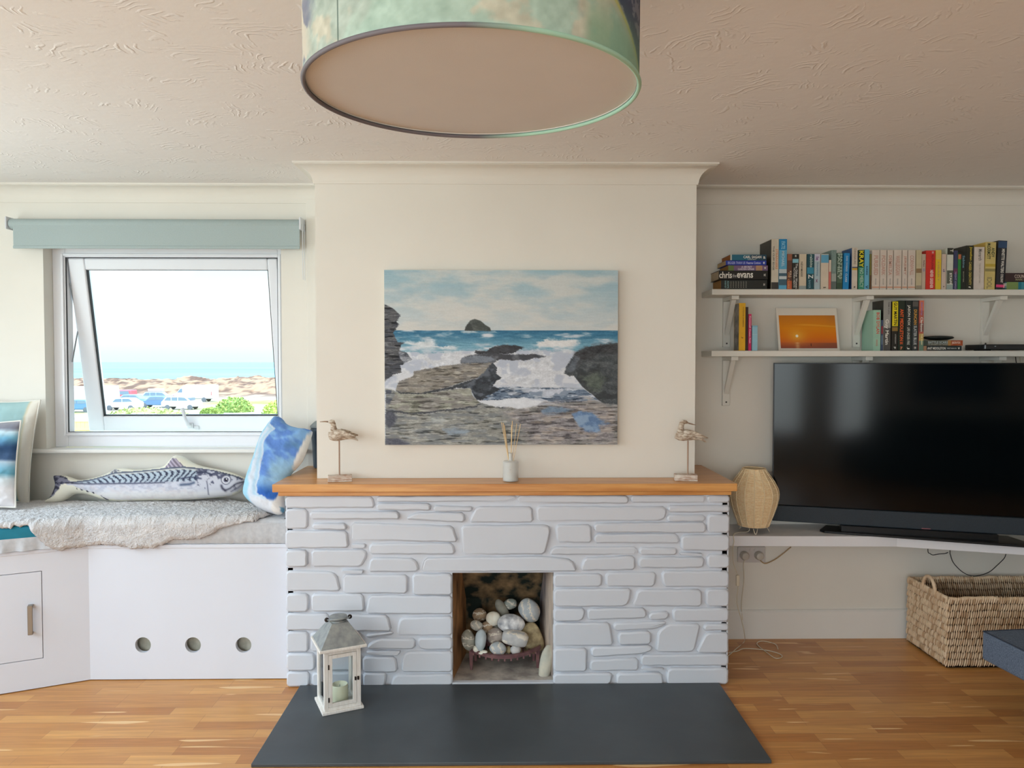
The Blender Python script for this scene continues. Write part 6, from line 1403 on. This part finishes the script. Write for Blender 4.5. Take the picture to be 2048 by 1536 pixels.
# reed diffuser
Yd = 3.475; dx = on_y(1021.3, 950, Yd).x; s = Yd/1500
rd = thing('reed_diffuser', 'small frosted glass reed diffuser with pale sticks in the middle of the mantel', 'diffuser', (dx, Yd, mz+.0005))
M_fg = bpy.data.materials.new('frosted_glass'); M_fg.use_nodes = True; _t = M_fg.node_tree; _b = _t.nodes['Principled BSDF']; _b.inputs['Base Color'].default_value = (.80, .83, .82, 1); _b.inputs['Roughness'].default_value = .3
_tr = _t.nodes.new('ShaderNodeBsdfTransparent'); _mx = _t.nodes.new('ShaderNodeMixShader'); _mx.inputs[0].default_value = .42; _o = _t.nodes['Material Output']; _t.links.new(_tr.outputs[0], _mx.inputs[1]); _t.links.new(_b.outputs[0], _mx.inputs[2]); _t.links.new(_mx.outputs[0], _o.inputs[0])
r = 15.6*s; h1 = 41*s; h2 = 57*s; b = MB()
b.lathe([(r*.8, 0), (r, .003), (r, h1-.004), (r*.9, h1), (.0105, h1+.002), (.0095, h2-.003), (.0130, h2), (.0085, h2), (.0085, h1), (r-.003, h1-.005), (r-.003, .006), (.0001, .005)], (dx, Yd, mz+.0005), 32, caps=False); b.build('bottle', M_fg, rd, auto=40)
b = MB(); b.lathe([(.0001, .006), (r-.0035, .006), (r-.0035, h1*.35), (.0001, h1*.35)], (dx, Yd, mz+.0005), 24, caps=False); b.build('scented_oil', mat('oil', (222, 222, 214), .4), rd)
textmesh('W', .008, Matrix.Translation((dx-.002, Yd-r-.0005, mz+h1*.62)) @ Matrix.Rotation(PI/2, 4, 'X'), 'printed_mark', tmat((130, 130, 132)), rd)
M_rd = mat('reed', (216, 184, 134), .7, vscale=40, rgb2=(232, 208, 164))
for (tx, ty, bx_, w) in ((1003, 845, .006, .0016), (1006.5, 846, .004, .0019), (1009, 850, .003, .0016), (1024.5, 842, -.001, .0019), (1023, 850, 0, .0016), (1033.5, 847, -.003, .0013), (1041, 848, -.004, .0014)):
    p = on_y(tx, ty, Yd+random.uniform(-.012, .012)); b = MB(); b.tube([(dx+bx_, Yd, mz+.012), tuple(p)], w, 6); b.build('reed', M_rd, rd)

# ---- lantern
LB = [Vector((-.751, 3.112)), Vector((-.589, 3.186)), Vector((-.663, 3.345)), Vector((-.826, 3.270))]
lc = sum(LB, Vector((0, 0)))/4; la = math.atan2(LB[1].y-LB[0].y, LB[1].x-LB[0].x); hz = .0145
ln = thing('lantern', 'weathered white wooden lantern with grey metal roof on the slate hearth', 'lantern', (lc.x, lc.y, hz), rz=la); LM_ = MW[ln.name]
M_lw = mat('distressed_white_wood', (222, 216, 208), .65, vscale=14, rgb2=(234, 230, 224), bump=.3, bscale=40, stretch=(8, 8, 1))
M_zn = mat('weathered_zinc', (134, 140, 142), .5, metal=.35, vscale=26, rgb2=(166, 170, 168), bump=.2, bscale=70)
M_br = mat('dark_bronze', (46, 38, 34), .5, metal=.6)
S = .088
def lbox(a, c_, name, m, par=ln, **k):
    b = MB(); b.box(a, c_, LM_); return b.build(name, m, par, **k)
H1 = .268
lbox((-S, -S, 0), (S, S, .012), 'base_board', M_lw, bevel=.002)
pw_ = .018; I = S-.010
for sx in (-1, 1):
    for sy in (-1, 1):
        lbox((sx*I, sy*I, .0125), (sx*(I-pw_), sy*(I-pw_), H1), 'corner_post', M_lw, bevel=.0015)
for sy in (-1, 1):
    lbox((-(I-pw_), sy*(I-.002), H1-.018), ((I-pw_), sy*(I-.014), H1), 'top_rail', M_lw); lbox((-(I-pw_), sy*(I-.002), .0125), ((I-pw_), sy*(I-.014), .026), 'bottom_rail', M_lw)
for sx in (-1, 1):
    lbox((sx*(I-.002), -(I-pw_), H1-.018), (sx*(I-.014), (I-pw_), H1), 'top_rail', M_lw); lbox((sx*(I-.002), -(I-pw_), .0125), (sx*(I-.014), (I-pw_), .026), 'bottom_rail', M_lw)
gp = pane_mat('lantern_glass', (.97, .985, .985))
for a, c_ in (((-(I-pw_), I-.009, .026), (I-pw_, I-.007, H1-.018)), ((-(I-.007), -(I-pw_), .026), (-(I-.009), I-pw_, H1-.018)), ((I-.009, -(I-pw_), .026), (I-.007, I-pw_, H1-.018))): lbox(a, c_, 'glass_pane', gp)
# door in the front face (-y)
dx0, dx1, dz0_, dz1_ = -(I-pw_)+.001, (I-pw_)-.001, .0275, H1-.0195; fw = .0155
b = MB()
for (a, c_) in (((dx0, dz0_), (dx0+fw, dz1_)), ((dx1-fw, dz0_), (dx1, dz1_)), ((dx0+fw, dz0_), (dx1-fw, dz0_+fw)), ((dx0+fw, dz1_-fw), (dx1-fw, dz1_))): b.box((a[0], -(I+.001), a[1]), (c_[0], -(I-.010), c_[1]), LM_)
ld = b.build('door', M_lw, ln, bevel=.001)
lbox((dx0+fw, -(I-.004), dz0_+fw), (dx1-fw, -(I-.006), dz1_-fw), 'glass_pane', gp, ld)
for z in (.06, .20): lbox((dx0-.003, -(I+.004), z-.010), (dx0+.002, -(I+.0011), z+.010), 'hinge', M_br, ld)
for dx_ in (-.006, .006): lbox((dx1+dx_-.003, -(I+.010), .128), (dx1+dx_+.003, -(I+.0011), .142), 'latch', M_br, ld, bevel=.001)
lbox((-S-.012, -S-.012, H1+.0005), (S+.012, S+.012, H1+.012), 'eave_board', M_lw, bevel=.002)
r0, r1, z0_, z1_ = S+.006, .036, H1+.0125, .366
b = MB(); V = [LM_ @ Vector(p) for p in [(-r0,-r0,z0_),(r0,-r0,z0_),(r0,r0,z0_),(-r0,r0,z0_),(-r1,-r1,z1_),(r1,-r1,z1_),(r1,r1,z1_),(-r1,r1,z1_)]]
b.add(V, [(3,2,1,0),(4,5,6,7),(0,1,5,4),(1,2,6,5),(2,3,7,6),(3,0,4,7)]); b.build('metal_roof', M_zn, ln, bevel=.001)
b = MB(); b.lathe([(.034, z1_), (.034, z1_+.006), (.028, z1_+.008), (.028, z1_+.012), (.038, z1_+.014), (.038, z1_+.020), (.0001, z1_+.026)], M=None, c=(lc.x, lc.y, hz), seg=24); b.build('roof_cap', M_zn, ln, auto=40)
b = MB(); pts = [LM_ @ Vector((.045*math.cos(a), -.004+.030*math.sin(a)*.2, z1_+.004+.030*math.sin(a)*.0)) for a in (0, PI)]
bail = [LM_ @ Vector((.048*math.cos(a), -.046*math.sin(a), z1_+.010+.010*math.sin(a))) for a in np.linspace(0, PI, 17)]
b.tube(bail, .003, 6); b.build('carry_ring', M_zn, ln, smooth=True)
for sx in (-1, 1):
    b = MB(); b.ellipsoid(LM_ @ Vector((sx*.050, 0, z1_+.010)), (.010, .008, .010)); b.build('ring_knob', M_br, ln, smooth=True)
rb = [LM_ @ Vector((r0+.004, -.02+.0*a, z0_-.004)) + Vector((0, 0, 0)) for a in range(2)]
cd = thing('candle', 'short cream pillar candle standing inside the white lantern', 'candle', (lc.x+.004, lc.y, hz+.013))
b = MB(); b.lathe([(.033, 0), (.036, .003), (.036, .070), (.033, .076), (.028, .074), (.018, .066), (.0001, .064)], (lc.x+.004, lc.y, hz+.0128), 28); b.build('wax', mat('cream_wax', (230, 226, 196), .5), cd, auto=50)
b = MB(); b.tube([(lc.x+.004, lc.y, hz+.074), (lc.x+.005, lc.y, hz+.086)], .0012, 6); b.build('wick', M_blk, cd)
# ================================================================== OUTSIDE THE WINDOW
GZ = -4.6
def ground_mat():
    m = mat('dune_ground', (205, 196, 172), .95, spec=.1); nt = m.node_tree; b = nt.nodes['Principled BSDF']
    tc = nt.nodes.new('ShaderNodeTexCoord'); n = nt.nodes.new('ShaderNodeTexNoise'); n.inputs['Scale'].default_value = .06; n.inputs['Detail'].default_value = 5; nt.links.new(tc.outputs['Object'], n.inputs['Vector'])
    r = nt.nodes.new('ShaderNodeValToRGB'); r.color_ramp.elements[0].position = .46; r.color_ramp.elements[0].color = (*lin((178, 170, 152)), 1); r.color_ramp.elements[1].position = .58; r.color_ramp.elements[1].color = (*lin((140, 150, 84)), 1)
    nt.links.new(n.outputs['Fac'], r.inputs[0]); nt.links.new(r.outputs[0], b.inputs['Base Color']); return m
b = MB(); b.box((-400, 8, GZ-1), (400, 150, GZ)); g_ = b.build('ground', ground_mat()); g_['kind'] = 'structure'
b = MB(); b.box((-400, -200, GZ-1), (400, 7.9, GZ)); g_ = b.build('ground', mat('garden_ground', (190, 180, 160), .95, vscale=.3, rgb2=(170, 170, 140))); g_['kind'] = 'structure'
b = MB(); b.add([(-12000, 150, GZ-1.2), (12000, 150, GZ-1.2), (12000, 16000, GZ-1.2), (-12000, 16000, GZ-1.2)], [(0, 1, 2, 3)])
sea = b.build('sea', mat('pale_sea', (98, 172, 202), .6, vscale=.004, rgb2=(126, 190, 210), stretch=(.25, 1, 1), spec=.2)); tag(sea, 'calm pale turquoise sea beyond the rocky shore', 'sea', kind='stuff')
# rocky shore
nx_, ny_ = 620, 130; xx, yy_ = np.meshgrid(np.linspace(-165, 10, nx_), np.linspace(118, 232, ny_))
hh = fbm(xx/14, yy_/9, 3, 5); edge = sstep(118, 150, yy_)*sstep(236, 212, yy_ + (xx+60)*.08)
zz_ = GZ - .15 + .9*sstep(130, 205, yy_) - 2.6*sstep(215, 232, yy_+(xx+60)*.06) + edge*(np.floor((hh-.3)*9)/9*2.2 + (hh-.5)*1.6)
nr = fbm(xx/2.2, yy_/2.6, 9, 4)*.75+fbm(xx/22, yy_/14, 19, 2)*.25; zz_ = zz_ + (fbm(xx/2.5, yy_/2.5, 29, 3)-.5)*1.1*edge + .5*sstep(-95, -40, xx)*edge; C = mixc(np.zeros(xx.shape+(3,))+np.array([158, 126, 100.]), (84, 62, 52), sstep(.49, .60, nr)*.8)
C = mixc(C, (186, 174, 154), (1-sstep(118, 138, yy_)))
rk = grid_mesh('rocky_shore', np.stack([xx, yy_, zz_], -1), lin_arr(C), mat_vcol('shore_rock', .95)); rk.data.shade_flat() if hasattr(rk.data, 'shade_flat') else None; rk['kind'] = 'structure'
# ---- vehicles
M_tyre = mat('tyre', (92, 94, 98), .8); M_cglass = mat('car_glass', (104, 120, 132), .35); M_lite = mat('headlamp', (180, 186, 190), .3)
def gd(px, D): return (px-1003)/1500*D
def vehicle(name, label, px, D, ang, body, prof, win, L, Wd, col, group=None, extras=(), wheels=(.18, .80), wr=.33):
    """prof and win: side outlines as fractions of L (x) and metres (z)"""
    x = gd(px, D); t = thing(name, label, 'car' if name != 'van' else 'van', (x, D, GZ), rz=ang, group=group); M = MW[t.name]
    cm = mat('paint_%s' % body, col, .3, coat=.3)
    b = MB(); b.prism([((a-.5)*L, z) for a, z in prof], 'y', -Wd/2, Wd/2, M); b.build('body', cm, t, bevel=.12, bseg=3, auto=40)
    for w in win:
        for sy in (-1, 1):
            b = MB(); b.prism([((a-.5)*L, z) for a, z in w], 'y', sy*(Wd/2+.004), sy*(Wd/2+.02), M); b.build('window', M_cglass, t)
    for wx in wheels:
        for sy in (-1, 1):
            b = MB(); b.lathe([(wr*.6, -.12), (wr, -.10), (wr, .10), (wr*.6, .12)], M @ Vector(((wx-.5)*L, sy*(Wd/2-.08), wr)), 16, M=M.to_3x3().to_4x4() @ Matrix.Rotation(PI/2, 4, 'X')); b.build('wheel', M_tyre, t, auto=40)
    for (nm, m, a, c_) in extras: b = MB(); b.box(a, c_, M); b.build(nm, m, t, bevel=.03)
    return t
car_p = [(0,.35),(0,.85),(.05,1.0),(.22,1.05),(.34,1.50),(.42,1.56),(.78,1.54),(.93,1.10),(1,1.0),(1,.35)]
car_w = [[(.27,1.06),(.36,1.44),(.54,1.48),(.54,1.06)],[(.56,1.06),(.56,1.48),(.76,1.46),(.86,1.10)]]
suv_p = [(0,.40),(0,1.0),(.04,1.10),(.20,1.15),(.32,1.62),(.40,1.72),(.86,1.70),(.96,1.15),(1,1.0),(1,.40)]
suv_w = [[(.25,1.16),(.34,1.56),(.52,1.62),(.52,1.16)],[(.54,1.16),(.54,1.62),(.70,1.62),(.70,1.16)],[(.72,1.16),(.72,1.62),(.83,1.60),(.91,1.18)]]
def mir(P): return [(1-a, z) for a, z in P]
GC = 'vehicles in the seaside car park'
scr_ = lambda y0, y1, x, W: None
vehicle('car', 'white estate car facing right, in front of the big white van', 367, 97, 0, 'white', mir(suv_p), [mir(w) for w in suv_w], 4.6, 1.85, (228, 230, 234), GC,
  [('windscreen', M_cglass, (1.02, -.75, 1.18), (1.42, .75, 1.52)), ('headlamp', M_lite, (2.27, -.85, .75), (2.32, -.5, .92)), ('headlamp', M_lite, (2.27, .5, .75), (2.32, .85, .92)), ('roof_rail', M_tyre, (-1.6, -.8, 1.72), (.5, -.75, 1.78))])
vehicle('car', 'silver-blue car carrying a long roof box', 320, 112, .25, 'silver', mir(suv_p), [mir(w) for w in suv_w], 4.5, 1.8, (150, 170, 190), GC,
  [('roof_box', mat('roof_box', (196, 200, 206), .4), (-1.3, -.4, 1.80), (.8, .4, 2.15)), ('tail_lamp', mat('red_lamp', (196, 60, 60), .4), (2.2, -.85, .95), (2.28, -.6, 1.2))])
vehicle('car', 'dark blue low car in front of the one with the roof box', 318, 101, 0, 'blue', car_p, car_w, 4.2, 1.75, (92, 118, 148), GC)
vehicle('car', 'steel blue hatchback beside the red camper van', 273, 106, 0, 'steel', mir(car_p), [mir(w) for w in car_w], 4.2, 1.75, (112, 138, 164), GC)
vehicle('car', 'low white car half hidden by the grassy bank', 252, 96, 0, 'white2', car_p, car_w, 4.3, 1.8, (226, 228, 232), GC)
vehicle('car', 'blue car seen through the gap beside the open sash', 164, 92, .0, 'blue2', car_p, car_w, 4.2, 1.75, (84, 118, 160), GC)
vanp = [(0,.45),(0,1.1),(.02,1.2),(.10,1.35),(.20,2.1),(.27,2.5),(.35,2.6),(1,2.6),(1,.45)]
vehicle('van', 'long white high-roofed van facing left', 394, 116, 0, 'van_white', vanp, [[(.13,1.45),(.20,2.0),(.25,2.05),(.25,1.45)]], 6.4, 2.0, (236, 238, 240), GC,
  [('tail_lamp', mat('red_lamp', (196, 60, 60), .4), (2.75, -1.03, 1.0), (2.85, -1.0, 1.6)), ('sill_trim', M_tyre, (-1.5, -1.02, .48), (3.0, -1.0, .56))], wheels=(.15, .76), wr=.36)
vw = [(0,.4),(0,1.2),(.06,1.3),(.14,1.9),(.2,1.98),(.98,1.98),(1,1.2),(1,.4)]
vehicle('van', 'red camper van parked left of the blue hatchback', 243, 112, 0, 'red', vw, [[(.12,1.3),(.17,1.8),(.30,1.82),(.30,1.3)],[(.34,1.3),(.34,1.82),(.58,1.82),(.58,1.3)],[(.62,1.3),(.62,1.82),(.9,1.82),(.93,1.3)]], 4.6, 1.85, (196, 84, 92), GC)
vehicle('van', 'white motorhome with a barred rear window at the left of the pane', 206, 98, PI/2, 'motorhome', [(0,.5),(0,2.9),(.1,3.0),(.95,3.0),(1,2.0),(1,.5)], [], 5.5, 2.3, (232, 232, 232), GC,
  [('rear_window', M_cglass, (-2.78, -.55, 1.7), (-2.75, .35, 2.4)), ('tail_lamp', mat('red_lamp', (196, 60, 60), .4), (-2.78, -1.1, .8), (-2.75, -.95, 1.1))])
vehicle('van', 'pale van seen through the gap left of the open sash', 158, 108, 0, 'pale', vanp, [], 5.4, 2.0, (222, 224, 226), GC)
# ---- bushes and grass
def bush(name, label, px, D, w, h, cols, seed, group=None, zoff=0, dep=None, kind=None):
    rnd = random.Random(seed); x = gd(px, D); b = MB()
    n = 900 if w > 2 else 400
    for i in range(n):
        a = rnd.uniform(0, 2*PI); e = math.asin(rnd.uniform(0, 1)); r = rnd.uniform(.82, 1.06)
        p = Vector((math.cos(a)*math.cos(e)*w/2*r, math.sin(a)*math.cos(e)*(dep or w)/2*r, math.sin(e)*h*r)); s_ = rnd.uniform(.10, .22)
        d1 = Vector((rnd.gauss(0, 1), rnd.gauss(0, 1), rnd.gauss(0, 1))).normalized(); d2 = d1.orthogonal().normalized()
        q = Vector((x, D, GZ+zoff)) + p; b.cur = rnd.randrange(2)
        b.add([q-d1*s_, q+d2*s_*.6, q+d1*s_, q-d2*s_*.6], [(0, 1, 2, 3)])
    b.cur = 0; b.ellipsoid((x, D, GZ+zoff), (w*.44, (dep or w)*.44, h*.92), None, 16, 10)
    return tag(b.build(name, cols), label, 'bush' if not kind else 'grass', group, kind)
G1 = [mat('leaf_green', (116, 140, 66), .8), mat('leaf_light', (160, 178, 92), .8)]; G3 = [mat('bank_green', (160, 168, 104), .9), mat('bank_light', (190, 190, 132), .9)]; G2 = [mat('grass_green', (150, 170, 70), .8), mat('grass_light', (190, 200, 104), .8)]
bush('bush', 'large rounded green bush right of the white van', 471, 92, 4.6, 1.75, G1, 1, 'green bushes on the dune', 0, 3.4)
bush('bush', 'small low bush between the white estate car and the large bush', 425, 88, 2.6, .75, G1, 2, 'green bushes on the dune', 0, 1.0)
bush('bush', 'yellow-green bush at the right edge of the window view', 556, 84, 3.4, 1.7, G2, 3, 'green bushes on the dune', 0, 2)
bush('grass_bank', 'bright yellow-green grassy bank rising behind the white fence posts', 300, 80, 9.0, 1.25, G3, 4, None, 0, 3, 'stuff')
bush('grass_bank', 'strip of pale green dune grass at the lower right of the window view', 480, 77, 9, .30, G3, 5, None, 0, 3, 'stuff')
# ---- fence posts
posts = [(222,834,3),(240,832,3),(252,832,3),(262,829,5),(271,826,7),(286,825,9),(301,829,5),(313,827,5),(332,830,5),(352,829,8)]
M_post = mat('white_fence_post', (196, 192, 186), .7)
for i, (px, yt, wpx) in enumerate(posts):
    D = 72; x = gd(px, D); zt = Z_(yt, D, px); w = wpx/1500*D
    b = MB(); b.box((x-w/2, D, GZ), (x+w/2, D+.12, zt)); b.box((x-w/2, D-.02, GZ), (x-w/2+w*.12, D, zt-.02)); o = b.build('fence_post', M_post, bevel=.02)
    tag(o, ('first', 'second', 'third', 'fourth', 'fifth', 'sixth', 'seventh', 'eighth', 'ninth', 'tenth')[i] + ' short white fence post from the left in the row beyond the window', 'fence post', 'white fence posts')

b = MB(); fx0, fx1 = gd(120, 40), gd(186, 40); ft = Z_(842, 40, 160); k = fx0
while k < fx1: b.box((k, 40, GZ), (k+.19, 40.03, ft-.04)); k += .21
b.box((fx0, 39.96, ft-.5), (fx1, 40, ft-.36)); b.box((fx0, 39.98, ft-.06), (fx1, 40.05, ft))
tag(b.build('board_fence', mat('pale_timber', (196, 176, 120), .8)), 'pale yellow timber board fence seen low through the gap left of the open sash', 'fence')

# ================================================================== REAR OF THE ROOM (seen only mirrored in the television)
sf = thing('sofa', 'dark blue-grey sofa against the rear wall, mirrored in the television screen', 'sofa', (1.7, -2.45, 0))
M_sf = mat('dark_sofa_fabric', (52, 60, 72), .9, var=.08, vscale=60)
MB().box((.7, -2.85, .12), (2.7, -2.0, .42)).build('seat', M_sf, sf, bevel=.04, bseg=3); MB().box((.7, -2.95, .12), (2.7, -2.7, .82)).build('backrest', M_sf, sf, bevel=.06, bseg=3)
for x in (.55, 2.72): MB().box((x, -2.92, .12), (x+.18, -2.0, .60)).build('armrest', M_sf, sf, bevel=.05, bseg=3)
for x in (.62, 2.8):
    for y in (-2.85, -2.08): MB().box((x-.02, y-.02, .001), (x+.02, y+.02, .12)).build('leg', mat('dark_wood', (60, 42, 30), .5), sf)
pc = thing('framed_picture', 'dark blue framed picture on the rear wall above the sofa, mirrored in the television', 'picture', (1.7, -2.98, 1.4))
MB().box((1.2, -2.998, 1.02), (2.2, -2.975, 1.72)).build('frame', mat('dark_frame', (30, 34, 40), .4), pc, bevel=.004)
MB().box((1.23, -2.9745, 1.05), (2.17, -2.973, 1.69)).build('print', mat('night_sea_print', (22, 48, 96), .5, vscale=4, rgb2=(34, 66, 120)), pc)
